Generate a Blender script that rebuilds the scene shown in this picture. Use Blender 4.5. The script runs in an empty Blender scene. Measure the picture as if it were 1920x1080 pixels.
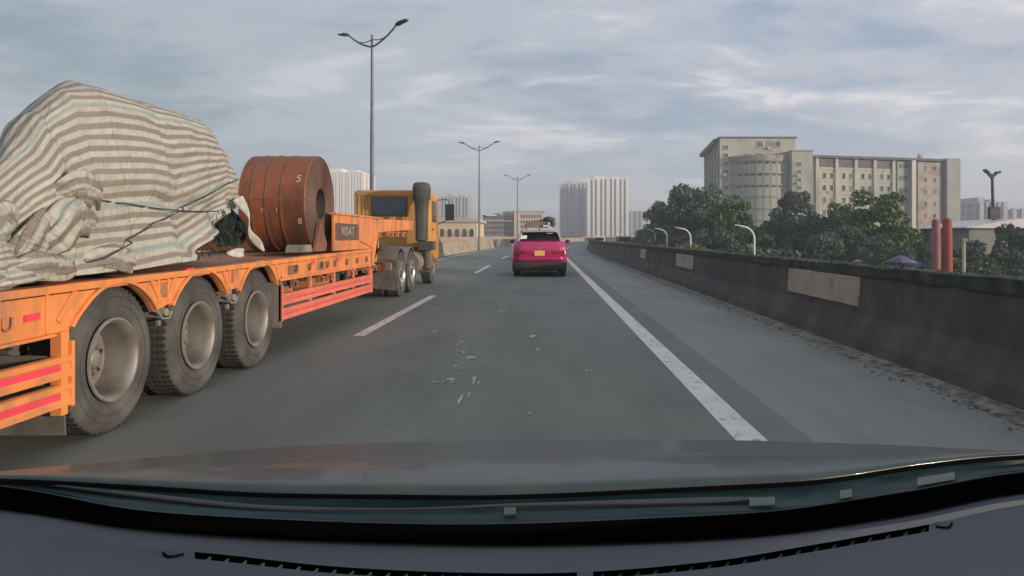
import bpy, math, random
from mathutils import Vector, noise, Matrix
random.seed(7)
S = bpy.context.scene
COL = S.collection
R = math.radians
HC = 1.35                      # camera height above the road
GZ = -7.0                      # level of the city ground beside the raised road

# ---------------------------------------------------------------- camera
cam_d = bpy.data.cameras.new('camera'); cam = bpy.data.objects.new('camera', cam_d); COL.objects.link(cam)
S.camera = cam
cam.location = (0, 0, HC); cam.rotation_euler = (R(90), 0, 0)
cam_d.sensor_width = 36; cam_d.lens = 36*1350/1920
cam_d.shift_x = -60/1920; cam_d.shift_y = -97/1920
cam_d.clip_start = 0.02; cam_d.clip_end = 9000

# ---------------------------------------------------------------- light
SUN_EL = R(8); SUN_AZ = R(116)                    # azimuth clockwise from +Y (straight ahead)
sd = Vector((math.sin(SUN_AZ)*math.cos(SUN_EL), math.cos(SUN_AZ)*math.cos(SUN_EL), math.sin(SUN_EL)))
sl = bpy.data.lights.new('sun', 'SUN'); so = bpy.data.objects.new('sun', sl); COL.objects.link(so)
sl.energy = 4.8; sl.angle = R(2.5); sl.color = (1.0, 0.84, 0.66)
so.rotation_euler = sd.to_track_quat('Z', 'Y').to_euler(); so.location = (30, -20, 40)

W = bpy.data.worlds.new("World"); S.world = W; W.use_nodes = True
nt = W.node_tree; nt.nodes.clear()
def wn(t, **k):
    n = nt.nodes.new(t)
    for a, b in k.items(): setattr(n, a, b)
    return n
def lk(a, b): nt.links.new(a, b)
def wmath(op, a, b=None, c=None):
    n = wn('ShaderNodeMath', operation=op)
    for i, v in enumerate((a, b, c)):
        if v is None: continue
        if isinstance(v, (int, float)): n.inputs[i].default_value = v
        else: lk(v, n.inputs[i])
    return n.outputs[0]
def wmix(f, a, b):
    n = wn('ShaderNodeMix', data_type='RGBA')
    for i, v in ((0, f), (6, a), (7, b)):
        if isinstance(v, (int, float)): n.inputs[i].default_value = v
        elif isinstance(v, tuple): n.inputs[i].default_value = (*v, 1)
        else: lk(v, n.inputs[i])
    return n.outputs[2]
def wramp(f, lo, hi):
    n = wn('ShaderNodeMapRange', interpolation_type='SMOOTHSTEP'); lk(f, n.inputs[0])
    n.inputs[1].default_value = lo; n.inputs[2].default_value = hi
    return n.outputs[0]
tc = wn('ShaderNodeTexCoord'); sep = wn('ShaderNodeSeparateXYZ'); lk(tc.outputs['Generated'], sep.inputs[0])
dx, dy, dz = sep.outputs
dzc = wmath('ADD', wmath('MAXIMUM', dz, 0.0), 0.20)
cx_ = wmath('DIVIDE', dx, dzc); cy_ = wmath('DIVIDE', dy, dzc)
comb = wn('ShaderNodeCombineXYZ'); lk(cx_, comb.inputs[0]); lk(cy_, comb.inputs[1])
def wnoise(scale, det, rough, dist, sx=1, sy=1, off=0):
    m = wn('ShaderNodeMapping'); m.inputs['Scale'].default_value = (sx, sy, 1); m.inputs['Location'].default_value = (off, off*1.7, off*.3)
    m.inputs['Rotation'].default_value = (0, 0, R(-14))
    lk(comb.outputs[0], m.inputs[0]); n = wn('ShaderNodeTexNoise'); lk(m.outputs[0], n.inputs['Vector'])
    n.inputs['Scale'].default_value = scale; n.inputs['Detail'].default_value = det
    n.inputs['Roughness'].default_value = rough; n.inputs['Distortion'].default_value = dist
    return n.outputs['Fac']
big = wnoise(0.5, 3, .5, .5, 1, 1.0, 3.1)
mid = wnoise(1.7, 6, .6, .45, .75, 1.2, 8.4)
fin = wnoise(4.0, 5, .6, .3, .7, 1.3, 1.3)
cloud = wmath('ADD', wmath('MULTIPLY', big, .40), wmath('ADD', wmath('MULTIPLY', mid, .42), wmath('MULTIPLY', fin, .18)))
c1 = wramp(cloud, .43, .54)          # grey veil to paler cloud
c2 = wramp(wmath('ADD', wmath('MULTIPLY', mid, .8), wmath('MULTIPLY', fin, .2)), .52, .63)            # bright tops
right = wramp(dx, -.55, .35)         # the sky is teal grey on the left, lavender on the right
base = wmix(right, (.225, .300, .350), (.27, .355, .480))
veil = wmix(right, (.385, .435, .49), (.47, .50, .575))
col = wmix(c1, base, veil)
c2r = wmath('MULTIPLY', c2, wmath('ADD', wmath('MULTIPLY', right, .65), .22))
col = wmix(c2r, col, (.80, .765, .785))
hz = wramp(dz, .20, .0)
col = wmix(wmath('MULTIPLY', hz, .65), col, wmix(right, (.34, .42, .47), (.47, .52, .565)))
bgc = wn('ShaderNodeBackground'); lk(col, bgc.inputs[0]); bgc.inputs[1].default_value = 1.06
sky = wn('ShaderNodeTexSky', sky_type='NISHITA'); sky.sun_disc = False; sky.sun_elevation = SUN_EL; sky.sun_rotation = SUN_AZ
bgs = wn('ShaderNodeBackground'); lk(sky.outputs[0], bgs.inputs[0]); bgs.inputs[1].default_value = 0.08
mx = wn('ShaderNodeMixShader'); mx.inputs[0].default_value = .86; lk(bgs.outputs[0], mx.inputs[1]); lk(bgc.outputs[0], mx.inputs[2])
wo = wn('ShaderNodeOutputWorld'); lk(mx.outputs[0], wo.inputs[0])
S.view_settings.view_transform = 'Standard'; S.view_settings.look = 'None'; S.view_settings.gamma = 1
S.view_settings.exposure = 0.25
S.render.engine = 'CYCLES'

# ---------------------------------------------------------------- materials
def mat(name, c, c2=None, scale=3.0, mixlo=.4, mixhi=.62, rough=.7, metal=0, bump=0, bscale=None, stretch=(1, 1, 1),
        dirt=None, dlo=.5, dhi=.7, dscale=1.3, dstretch=(1, 1, 1), coat=0, spec=None, bdist=.01):
    m = bpy.data.materials.new(name); m.use_nodes = True; t = m.node_tree; b = t.nodes['Principled BSDF']
    b.inputs['Roughness'].default_value = rough; b.inputs['Metallic'].default_value = metal
    if spec is not None: b.inputs['Specular IOR Level'].default_value = spec
    if coat: b.inputs['Coat Weight'].default_value = coat; b.inputs['Coat Roughness'].default_value = .06
    b.inputs['Base Color'].default_value = (*c, 1)
    L = t.links.new
    tcn = t.nodes.new('ShaderNodeTexCoord')
    def nz(sc, st, det=6, seed=0):
        mp = t.nodes.new('ShaderNodeMapping'); mp.inputs['Scale'].default_value = st; mp.inputs['Location'].default_value = (seed, seed, seed)
        L(tcn.outputs['Object'], mp.inputs[0])
        n = t.nodes.new('ShaderNodeTexNoise'); L(mp.outputs[0], n.inputs['Vector'])
        n.inputs['Scale'].default_value = sc; n.inputs['Detail'].default_value = det; n.inputs['Roughness'].default_value = .6
        return n.outputs['Fac']
    def rmp(f, lo, hi):
        r = t.nodes.new('ShaderNodeMapRange'); L(f, r.inputs[0]); r.inputs[1].default_value = lo; r.inputs[2].default_value = hi; return r.outputs[0]
    def mixc(f, a, b2):
        n = t.nodes.new('ShaderNodeMix'); n.data_type = 'RGBA'; L(f, n.inputs[0])
        if isinstance(a, tuple): n.inputs[6].default_value = (*a, 1)
        else: L(a, n.inputs[6])
        if isinstance(b2, tuple): n.inputs[7].default_value = (*b2, 1)
        else: L(b2, n.inputs[7])
        return n.outputs[2]
    out = None
    if c2: out = mixc(rmp(nz(scale, stretch), mixlo, mixhi), c, c2)
    if dirt: out = mixc(rmp(nz(dscale, dstretch, 8, 5.3), dlo, dhi), out if out else c, dirt)
    if out: L(out, b.inputs['Base Color'])
    if bump:
        bp = t.nodes.new('ShaderNodeBump'); bp.inputs['Strength'].default_value = bump; bp.inputs['Distance'].default_value = bdist
        L(nz(bscale or scale*6, stretch, 6, 2.1), bp.inputs['Height']); L(bp.outputs[0], b.inputs['Normal'])
    m['o'] = 1
    return m
def nodes_of(m): return m.node_tree, m.node_tree.nodes['Principled BSDF']

ORANGE = mat('orange_paint', (.79, .275, .080), (.68, .225, .070), scale=2.2, rough=.5, dirt=(.30, .17, .10), dlo=.47, dhi=.70, dscale=2.2, dstretch=(1, 1.6, .7), bump=.08, bscale=14)
ORANGE2 = mat('worn_orange_paint', (.55, .19, .07), (.36, .16, .09), scale=5, rough=.6, dirt=(.16, .10, .07), dlo=.45, dhi=.65)
REDREF = mat('red_reflective_stripe', (.80, .07, .10), (.70, .06, .09), scale=4, rough=.4)
PINK = mat('coral_guard_paint', (.70, .20, .12), (.62, .165, .10), scale=3, rough=.5, dirt=(.36, .16, .10), dlo=.55, dhi=.75)
CAB = mat('ochre_cab_paint', (.62, .30, .065), (.52, .25, .06), scale=2, rough=.42, dirt=(.30, .20, .11), dlo=.5, dhi=.8)
DKSTEEL = mat('dark_dirty_steel', (.045, .043, .042), (.10, .085, .07), scale=3, rough=.75, bump=.1)
GREYSTEEL = mat('dusty_grey_steel', (.16, .145, .13), (.26, .23, .20), scale=3, rough=.7, bump=.1)
RUBBER = mat('dusty_rubber', (.050, .048, .046), (.115, .108, .098), scale=3.2, mixlo=.35, mixhi=.65, rough=.9, bump=.15, bscale=40)
TREAD = mat('tread_rubber', (.03, .03, .03), (.06, .056, .052), scale=5, rough=.9, bump=.4, bscale=26)
RIM = mat('dusty_wheel_steel', (.27, .255, .235), (.18, .155, .13), scale=3.5, rough=.5, metal=.25, dirt=(.13, .10, .08), dlo=.55, dhi=.75, dscale=4)
CHROME = mat('polished_wheel_alloy', (.62, .61, .60), (.4, .38, .36), scale=5, rough=.3, metal=.75)
HOLE = mat('black_recess', (.012, .012, .012), rough=.9)
DKPANEL = mat('dark_painted_panel', (.11, .065, .055), (.15, .08, .06), scale=4, rough=.6)
LETTER = mat('pale_lettering', (.42, .36, .33), rough=.6)
BLACKP = mat('black_plastic', (.028, .029, .031), (.04, .04, .04), scale=6, rough=.55)
DKGLASS = mat('dark_window_glass', (.014, .018, .021), (.028, .033, .038), scale=1.2, rough=.15, spec=.25)
BLUEGLASS = mat('blue_grey_cab_glass', (.06, .075, .10), (.09, .11, .14), scale=2, rough=.12)
WHITEP = mat('white_paint', (.72, .71, .69), (.6, .59, .57), scale=3, rough=.5)
PAPER = mat('white_paper', (.85, .85, .84), rough=.7)
ROPE = mat('dark_rope', (.05, .042, .035), rough=.9)
RUBBERF = mat('mud_flap_rubber', (.15, .14, .115), (.09, .085, .07), scale=4, rough=.9)
CLOTHW = mat('dirty_white_cloth', (.60, .57, .52), (.38, .36, .33), scale=5, rough=.95)
GREENNET = mat('dark_green_netting', (.010, .022, .018), (.028, .045, .034), scale=7, rough=.95, bump=.6, bscale=30, bdist=.03)

# ---------------------------------------------------------------- mesh builder
class MB:
    def __init__(s): s.v = []; s.f = []; s.mi = []; s.m = 0; s.uv = None
    def add(s, vs, fs, m=None):
        o = len(s.v); s.v += [tuple(p) for p in vs]; s.f += [tuple(i+o for i in f) for f in fs]
        s.mi += [s.m if m is None else m]*len(fs); return s
    def box(s, x0, x1, y0, y1, z0, z1, m=None):
        v = [(x, y, z) for z in (z0, z1) for y in (y0, y1) for x in (x0, x1)]
        return s.add(v, [(0, 2, 3, 1), (4, 5, 7, 6), (0, 1, 5, 4), (2, 6, 7, 3), (0, 4, 6, 2), (1, 3, 7, 5)], m)
    def hexa(s, bot, top, m=None):            # two quads of 4 points
        return s.add(list(bot)+list(top), [(3, 2, 1, 0), (4, 5, 6, 7), (0, 1, 5, 4), (1, 2, 6, 5), (2, 3, 7, 6), (3, 0, 4, 7)], m)
    def bar(s, a, b, w, h=None, m=None):      # rectangular bar between two points
        a, b = Vector(a), Vector(b); d = (b-a).normalized(); h = h or w
        u = d.cross(Vector((0, 0, 1)))
        if u.length < 1e-3: u = Vector((1, 0, 0))
        u.normalize(); n = u.cross(d)
        q = lambda p: [p-u*w/2-n*h/2, p+u*w/2-n*h/2, p+u*w/2+n*h/2, p-u*w/2+n*h/2]
        return s.hexa(q(a), q(b), m)
    def tube(s, pts, r, n=8, m=None, cap=True):
        pts = [Vector(p) for p in pts]; rr = r if isinstance(r, (list, tuple)) else [r]*len(pts)
        vs = []; fs = []; pu = None
        for i, p in enumerate(pts):
            d = (pts[min(i+1, len(pts)-1)]-pts[max(i-1, 0)]).normalized()
            u = d.cross(Vector((0, 0, 1))) if pu is None else pu-d*pu.dot(d)
            if u.length < 1e-3: u = d.cross(Vector((0, 1, 0)))
            u.normalize(); pu = u; w = d.cross(u)
            vs += [p+(u*math.cos(2*math.pi*k/n)+w*math.sin(2*math.pi*k/n))*rr[i] for k in range(n)]
        for i in range(len(pts)-1):
            fs += [(i*n+k, i*n+(k+1) % n, (i+1)*n+(k+1) % n, (i+1)*n+k) for k in range(n)]
        if cap: fs += [tuple(range(n-1, -1, -1)), tuple(range((len(pts)-1)*n, len(pts)*n))]
        return s.add(vs, fs, m)
    def lathe(s, prof, c, axis='x', n=40, m=None, a0=0, a1=2*math.pi, closed=False):   # prof: (axial, radius)
        vs = []; fs = []; full = abs(a1-a0-2*math.pi) < 1e-6; nn = n if full else n+1
        for ax, r in prof:
            for k in range(nn):
                a = a0+(a1-a0)*k/n; p = (r*math.cos(a), r*math.sin(a))
                if axis == 'x': vs.append((c[0]+ax, c[1]+p[0], c[2]+p[1]))
                elif axis == 'y': vs.append((c[0]+p[0], c[1]+ax, c[2]+p[1]))
                else: vs.append((c[0]+p[0], c[1]+p[1], c[2]+ax))
        P = len(prof)
        for i in range(P if closed else P-1):
            j = (i+1) % P
            fs += [(i*nn+k, j*nn+k, j*nn+(k+1) % nn, i*nn+(k+1) % nn) for k in range(n)]
        return s.add(vs, fs, m)
    def prism(s, poly, x0, x1, plane='yz', m=None):   # polygon swept along the remaining axis
        def P(q, t): return {'yz': (t, q[0], q[1]), 'xz': (q[0], t, q[1]), 'xy': (q[0], q[1], t)}[plane]
        n = len(poly); vs = [P(q, x0) for q in poly]+[P(q, x1) for q in poly]
        fs = [tuple(range(n)), tuple(range(2*n-1, n-1, -1))]+[(i, n+i, n+(i+1) % n, (i+1) % n) for i in range(n)]
        return s.add(vs, fs, m)
    def grid(s, rows, m=None, closed=False):           # rows of equally long point lists
        n = len(rows[0]); vs = [p for r in rows for p in r]; fs = []
        for i in range(len(rows)-1):
            for k in range(n if closed else n-1):
                fs.append((i*n+k, i*n+(k+1) % n, (i+1)*n+(k+1) % n, (i+1)*n+k))
        return s.add(vs, fs, m)
    def sphere(s, c, r, n=10, k=6, m=None):
        rx, ry, rz = r if isinstance(r, tuple) else (r, r, r); rows = []
        for i in range(k+1):
            t = math.pi*i/k
            rows.append([(c[0]+rx*math.sin(t)*math.cos(2*math.pi*j/n), c[1]+ry*math.sin(t)*math.sin(2*math.pi*j/n), c[2]+rz*math.cos(t)) for j in range(n)])
        return s.grid(rows, m, closed=True)
    def build(s, name, mats, parent=None, smooth=False, bevel=0, sub=0, solid=0, recalc=True):
        if not isinstance(mats, (list, tuple)): mats = [mats]
        me = bpy.data.meshes.new(name); off = Vector((0, 0, 0)); p = parent
        while p is not None: off += p.location; p = p.parent
        me.from_pydata([tuple(Vector(v)-off) for v in s.v], [], s.f); 
        for mm in mats: me.materials.append(mm)
        for i, pl in enumerate(me.polygons): pl.material_index = s.mi[i]; pl.use_smooth = bool(smooth)
        if recalc:
            import bmesh
            bm = bmesh.new(); bm.from_mesh(me); bmesh.ops.recalc_face_normals(bm, faces=bm.faces); bm.to_mesh(me); bm.free()
        if smooth and smooth is not True: me.set_sharp_from_angle(angle=R(smooth))
        o = bpy.data.objects.new(name, me); COL.objects.link(o)
        if parent: o.parent = parent
        if bevel:
            b = o.modifiers.new('bevel', 'BEVEL'); b.width = bevel; b.segments = 2; b.limit_method = 'ANGLE'; b.angle_limit = R(40)
        if solid: q = o.modifiers.new('solid', 'SOLIDIFY'); q.thickness = solid; q.offset = 0
        if sub: q = o.modifiers.new('sub', 'SUBSURF'); q.levels = sub; q.render_levels = sub
        return o
def tag(o, label, cat, group=None, kind=None):
    if label: o['label'] = label
    if cat: o['category'] = cat
    if group: o['group'] = group
    if kind: o['kind'] = kind
    return o
def thing(name, loc, label, cat, group=None):
    o = bpy.data.objects.new(name, None); COL.objects.link(o); o.location = loc; o.empty_display_size = .2
    return tag(o, label, cat, group)
def struct(o): o['kind'] = 'structure'; return o
def kids(o): return [c for c in bpy.data.objects if c.parent == o]
def dup(root, loc, rotz=0, label=None, scale=None, _top=True):
    c = root.copy(); COL.objects.link(c)
    if _top:
        c.location = loc; c.rotation_euler = (0, 0, rotz)
        if label: c['label'] = label
        if scale: c.scale = scale
    for ch in kids(root):
        d = dup(ch, None, _top=False); d.parent = c
    return c
def text_mesh(txt, size, loc, rot, m, parent, name, depth=.004, label=None):
    cu = bpy.data.curves.new('t', 'FONT'); cu.body = txt; cu.size = size; cu.extrude = depth; cu.align_x = 'CENTER'; cu.align_y = 'CENTER'
    o = bpy.data.objects.new('t', cu); COL.objects.link(o); bpy.context.view_layer.update()
    me = bpy.data.meshes.new_from_object(o.evaluated_get(bpy.context.evaluated_depsgraph_get()))
    bpy.data.objects.remove(o); me.materials.clear(); me.materials.append(m)
    q = bpy.data.objects.new(name, me); COL.objects.link(q)
    off = Vector((0, 0, 0)); p = parent
    while p is not None: off += p.location; p = p.parent
    q.location = Vector(loc)-off; q.rotation_euler = rot; q.parent = parent
    return q

# ---------------------------------------------------------------- ground, carriageways, barriers
def CX(y): return 0 if y < 40 else (y-40)**2/1400.0
YS = [-12, -6, -2, 0, 1, 2, 3, 4, 5, 6, 8, 10, 13, 16, 20, 25, 30, 36, 42, 50, 60, 70, 82, 95, 110, 125, 145, 165, 190, 220, 250, 290, 330, 380, 430]
def ribbon(mb, x0, x1, z, ys=YS, m=None): mb.grid([[(x0+CX(y), y, z), (x1+CX(y), y, z)] for y in ys], m)
def sweep(mb, prof, ys=YS, m=None):            # closed section of (x, z) along the road
    mb.grid([[(x+CX(y), y, z) for x, z in prof] for y in ys], m, closed=True)
    n = len(prof); L = len(ys)
    for yy in (ys[0], ys[-1]): mb.add([(x+CX(yy), yy, z) for x, z in prof], [tuple(range(n))], m)

def asphalt(name, c, c2, wheeltracks=True):
    m = bpy.data.materials.new(name); m.use_nodes = True; t, b = nodes_of(m); L = t.links.new
    g = t.nodes.new('ShaderNodeTexCoord'); b.inputs['Roughness'].default_value = .82
    def nz(sc, st, det=6):
        mp = t.nodes.new('ShaderNodeMapping'); mp.inputs['Scale'].default_value = st; L(g.outputs['Object'], mp.inputs[0])
        n = t.nodes.new('ShaderNodeTexNoise'); L(mp.outputs[0], n.inputs['Vector']); n.inputs['Scale'].default_value = sc; n.inputs['Detail'].default_value = det; n.inputs['Roughness'].default_value = .62
        return n.outputs['Fac']
    def mr(f, a, b_, c_=0, d=1):
        r = t.nodes.new('ShaderNodeMapRange'); L(f, r.inputs[0])
        for i, v in enumerate((a, b_, c_, d)): r.inputs[i+1].default_value = v
        return r.outputs[0]
    def mx(f, a, bb, bt='MIX'):
        n = t.nodes.new('ShaderNodeMix'); n.data_type = 'RGBA'; n.blend_type = bt
        for i, v in ((0, f), (6, a), (7, bb)):
            if isinstance(v, float): n.inputs[i].default_value = v
            elif isinstance(v, tuple): n.inputs[i].default_value = (*v, 1)
            else: L(v, n.inputs[i])
        return n.outputs[2]
    colr = mx(mr(nz(.9, (1, .07, 1)), .38, .62), c, c2)                     # long wheel polished streaks
    colr = mx(mr(nz(.5, (1, .5, 1), 8), .45, .75, 0, .5), colr, tuple(v*1.35 for v in c2))
    colr = mx(mr(nz(1.1, (1, .35, 1), 9), .50, .62, 0, .38), colr, tuple(v*.62 for v in c))
    colr = mx(mr(nz(110, (1, 1, 1), 3), .3, .7, .6, .0), colr, tuple(v*.45 for v in c))
    colr = mx(mr(nz(60, (1, 1, 1), 2), .62, .72, 0, .5), colr, tuple(v*2 for v in c2))
    L(colr, b.inputs['Base Color'])
    bp = t.nodes.new('ShaderNodeBump'); bp.inputs['Strength'].default_value = .35; bp.inputs['Distance'].default_value = .006
    L(nz(90, (1, 1, 1), 4), bp.inputs['Height']); L(bp.outputs[0], b.inputs['Normal'])
    return m
ASPH = asphalt('lane_asphalt', (.180, .192, .168), (.226, .236, .208))
SHLD = asphalt('dusty_shoulder', (.262, .264, .246), (.31, .31, .29))
MARK = mat('worn_road_paint', (.74, .72, .67), (.62, .60, .56), scale=3, rough=.7, dirt=(.30, .30, .29), dlo=.56, dhi=.66, dscale=14, dstretch=(1, .5, 1))
GROUND = mat('city_ground', (.10, .10, .085), (.15, .14, .12), scale=.05, rough=.95)
CONC = mat('weathered_concrete', (.115, .102, .095), (.070, .066, .066), scale=1.1, rough=.9, dirt=(.055, .055, .055), dlo=.40, dhi=.66, dscale=2.6, dstretch=(1, 1, .45), bump=.5, bscale=22)
TANC = mat('tan_concrete', (.36, .29, .22), (.29, .235, .185), scale=.8, rough=.9, dirt=(.17, .14, .11), dlo=.5, dhi=.75, dscale=.9, dstretch=(1, .4, 1))
MOSS = mat('mossy_coping', (.075, .080, .074), (.040, .052, .045), scale=2.6, rough=.95, bump=.6, dirt=(.025, .03, .027), dlo=.42, dhi=.6, dscale=4)
DEBRIS = mat('roadside_grit', (.27, .25, .22), (.09, .08, .07), scale=9, rough=.95)

g = MB(); gx = [-3500, -1200, -400, -150, -60, 0, 60, 150, 400, 1200, 3500]; gy = [-400, -100, 0, 60, 120, 250, 500, 1000, 2000, 4500]
g.grid([[(x, y, -7.0) for x in gx] for y in gy]); struct(g.build('ground', GROUND))
r = MB(); ribbon(r, -6.9, 1.78, 0.0); struct(r.build('road', ASPH))
r = MB(); ribbon(r, 1.78, 4.1, 0.0); struct(r.build('road_shoulder', SHLD))
r = MB(); ribbon(r, -19.5, -7.5, 0.0); struct(r.build('opposite_road', ASPH))
r = MB(); sweep(r, [(-20.2, -.02), (4.6, -.02), (4.6, -1.2), (3.0, -1.6), (3.0, -8), (-19, -8), (-19, -1.6), (-20.2, -1.2)]); struct(r.build('road_embankment', CONC))
mk = MB(); ribbon(mk, 1.265, 1.475, .004, [y for y in YS if y < 400])
ribbon(mk, -6.18, -6.02, .004)
for k in range(-2, 18):
    y0 = 9.75+16.6*k; 
    ys = [y0+i*6.6/3 for i in range(4)]
    ribbon(mk, -2.59, -2.43, .004, ys)
struct(mk.build('road_markings', MARK))
# pale scuffs and old paint spatters in the lane
sc = MB(); rnd = random.Random(4)
for (px, py, w, l) in [(862, 643, .05, .25), (868, 655, .10, .12), (866, 675, .15, .22), (858, 690, .10, .16), (838, 718, .12, .2), (876, 735, .04, .5), (862, 662, .07, .1), (893, 715, .05, .3), (1003, 630, .09, .3), (1012, 655, .05, .2), (945, 585, .1, .3), (815, 578, .07, .4), (828, 720, .09, .12), (872, 660, .05, .2), (815, 622, .1, .2), (1100, 545, .1, .5), (1000, 700, .04, .06), (997, 775, .05, .05), (1105, 695, .05, .1)]:
    y = HC*1350/(py-443); x = (px-1020)*y/1350; n = 9
    for q in range(3):
        ax, ay = x+rnd.uniform(-w, w)*.8, y+rnd.uniform(-l, l)*.8
        s_ = rnd.uniform(.15, .5)
        pts = [(ax+w*s_*rnd.uniform(.35, 1)*math.cos(k*6.283/n), ay+l*s_*rnd.uniform(.35, 1)*math.sin(k*6.283/n), .0045+q*.001) for k in range(n)]
        sc.add(pts, [tuple(range(n))])
struct(sc.build('road_scuff_marks', mat('pale_scuff', (.55, .56, .53), (.34, .35, .33), scale=30, rough=.9)))

b = MB(); sweep(b, [(3.62, 0), (3.66, .16), (3.80, .42), (3.84, .90), (4.06, .90), (4.1, 0)], m=0)
yd = [-12+.5*i for i in range(26)]+[1+.25*i for i in range(200)]+[y for y in YS if y > 51]
nj = lambda y, s_: .016*noise.noise((y*1.9, s_, 0))+.010*noise.noise((y*6, s_, 3))
b.grid([[(x+CX(y)+nj(y, x*9), y, z+nj(y, z*31+x*5)*(1.3 if z > .95 else 1.8)) for x, z in ((3.81, .885), (3.805, .99), (3.83, 1.0), (4.08, 1.0), (4.11, .99), (4.11, .89))] for y in yd], 1, closed=True)
bt = thing('concrete_barrier', (3.9, 5, 0), 'dark weathered concrete barrier along the right edge of the road', 'barrier')
b.m = 0
bb = b.build('wall', [CONC, MOSS], bt)
tf = MB(); rt = random.Random(9)
for i in range(260):                    # small tufts added for the ragged edge the windscreen glass gives the coping
    y = 2.5+50*rt.random()**1.3; x = 3.84+CX(y)+rt.uniform(-.03, .2)
    for j in range(rt.randint(4, 12)):
        a = rt.random()*6.28; h_ = rt.uniform(.02, .07); w_ = .008; t1 = Vector((x+rt.uniform(-.04, .04), y+rt.uniform(-.08, .08), .985))
        tf.add([t1+Vector((w_*math.cos(a), w_*math.sin(a), 0)), t1-Vector((w_*math.cos(a), w_*math.sin(a), 0)), t1+Vector((rt.uniform(-.03, .03), rt.uniform(-.03, .03), h_))], [(0, 1, 2)])
tfo = tf.build('ragged_edge_tufts', mat('ragged_edge_green', (.09, .10, .06), (.05, .06, .04), scale=5, rough=.9), bt, recalc=False); tfo['kind'] = 'stuff'
PATCH = mat('pale_panel', (.40, .335, .27), (.33, .28, .23), scale=3, rough=.85, dirt=(.2, .17, .14), dlo=.55, dhi=.75, dscale=4)
for (xa, xb, tz0, tz1, tx) in [(1467, 1597, .50, .86, 'widest pale patch'), (1262, 1293, .50, .86, 'pale patch'), (1196, 1206, .5, .86, 'pale patch')]:
    ya, yb = 3.72*1350/(xb-1020), 3.72*1350/(xa-1020)
    q = MB()
    q.hexa([(3.792+CX(ya), ya, tz0), (3.792+CX(yb), yb, tz0), (3.86+CX(yb), yb, tz0), (3.86+CX(ya), ya, tz0)], [(3.822+CX(ya), ya, tz1), (3.822+CX(yb), yb, tz1), (3.86+CX(yb), yb, tz1), (3.86+CX(ya), ya, tz1)])
    q.build('repair_panel', PATCH, bt, bevel=.006)
dm = MB(); rnd = random.Random(11)
for i in range(4200):
    y = 2.6+55*rnd.random()**2.0; x = 3.62-abs(rnd.gauss(0, .16))
    s_ = rnd.uniform(.005, .022)*(1+.6*(rnd.random() < .1)); x += CX(y)
    a = rnd.random()*3; pts = [(x+s_*rnd.uniform(.6, 1.2)*math.cos(a+k*1.57), y+s_*rnd.uniform(.6, 1.8)*math.sin(a+k*1.57), 0) for k in range(4)]
    top = [(x+(p[0]-x)*.5, y+(p[1]-y)*.5, s_*rnd.uniform(.3, .9)) for p in pts]
    dm.hexa(pts, top)
rows = []
for i in range(120):
    y = 2+i*.5; w = .16+.14*noise.noise((y*.7, 0, 3))+.06*noise.noise((y*3, 0, 1))
    rows.append([(3.64+CX(y), y, .035), (3.60-w*.4+CX(y), y, .02+.012*noise.noise((y*2, 1, 1))), (3.58-w+CX(y), y, .0015)])
dm.grid(rows)
tag(dm.build('roadside_debris', DEBRIS), 'dark grit and small stones gathered along the foot of the right barrier', 'debris', kind='stuff')

b = MB(); sweep(b, [(-6.9, 0), (-7.0, .25), (-7.08, 1.0), (-7.32, 1.0), (-7.4, .25), (-7.5, 0)])
tag(b.build('median_barrier', TANC), 'tan sunlit concrete median barrier left of the orange truck', 'barrier')
b = MB(); sweep(b, [(-19.5, 0), (-19.5, 1.25), (-19.8, 1.25), (-19.8, 0)])
tag(b.build('boundary_wall', TANC), 'tan wall along the far side of the opposite road', 'wall')
# ---------------------------------------------------------------- low loader trailer
XR = -2.96; XL = -5.36; ZD = 1.09           # right face, left face, deck height
WY = [4.98, 6.20, 7.45]; WR = .50
tr = thing('lowbed_trailer', (-4.16, 6.2, 0), 'orange three-axle low bed trailer carrying the steel coil and the striped tarpaulin load', 'trailer')
def beam_poly():
    p = [(2.2, ZD), (2.2, .80)]
    yc = 0
    for i, wy in enumerate(WY):
        ra, zc = .575, .50; zb = .80 if i == 0 else .855
        a0 = math.asin((zb-zc)/ra)
        for k in range(0, 19):
            a = math.pi-a0-(math.pi-2*a0)*k/18
            p.append((wy+ra*math.cos(a), zc+ra*math.sin(a)))
    p += [(8.05, .87), (12.55, .87), (12.55, ZD)]
    return p
bp_ = beam_poly()
m = MB(); m.prism(bp_, XR-.045, XR)
m.box(XR-.10, XR+.022, 2.2, 12.5, ZD+.002, ZD+.05)      # top rub rail
# raised arch lips
for wy in WY:
    rows = []
    for k in range(25):
        a = math.pi*(.185+.63*k/24); c, s_ = math.cos(a), math.sin(a)
        rows.append([(XR-.02, wy+.577*c, .5+.577*s_), (XR+.03, wy+.577*c, .5+.577*s_), (XR+.03, wy+.60*c, .5+.60*s_), (XR-.02, wy+.60*c, .5+.60*s_)])
    m.grid(rows, closed=True)
for y in (2.6, 3.35, 3.9, 4.28, 5.52, 5.66, 6.77, 6.88, 8.25, 8.75, 9.3, 9.9, 10.5, 11.1, 11.7, 12.2):
    lo = .81 if y < 4.3 else (.88 if y > 8 else .87)
    m.box(XR-.01, XR+.014, y-.012, y+.012, lo, ZD-.005)
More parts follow.
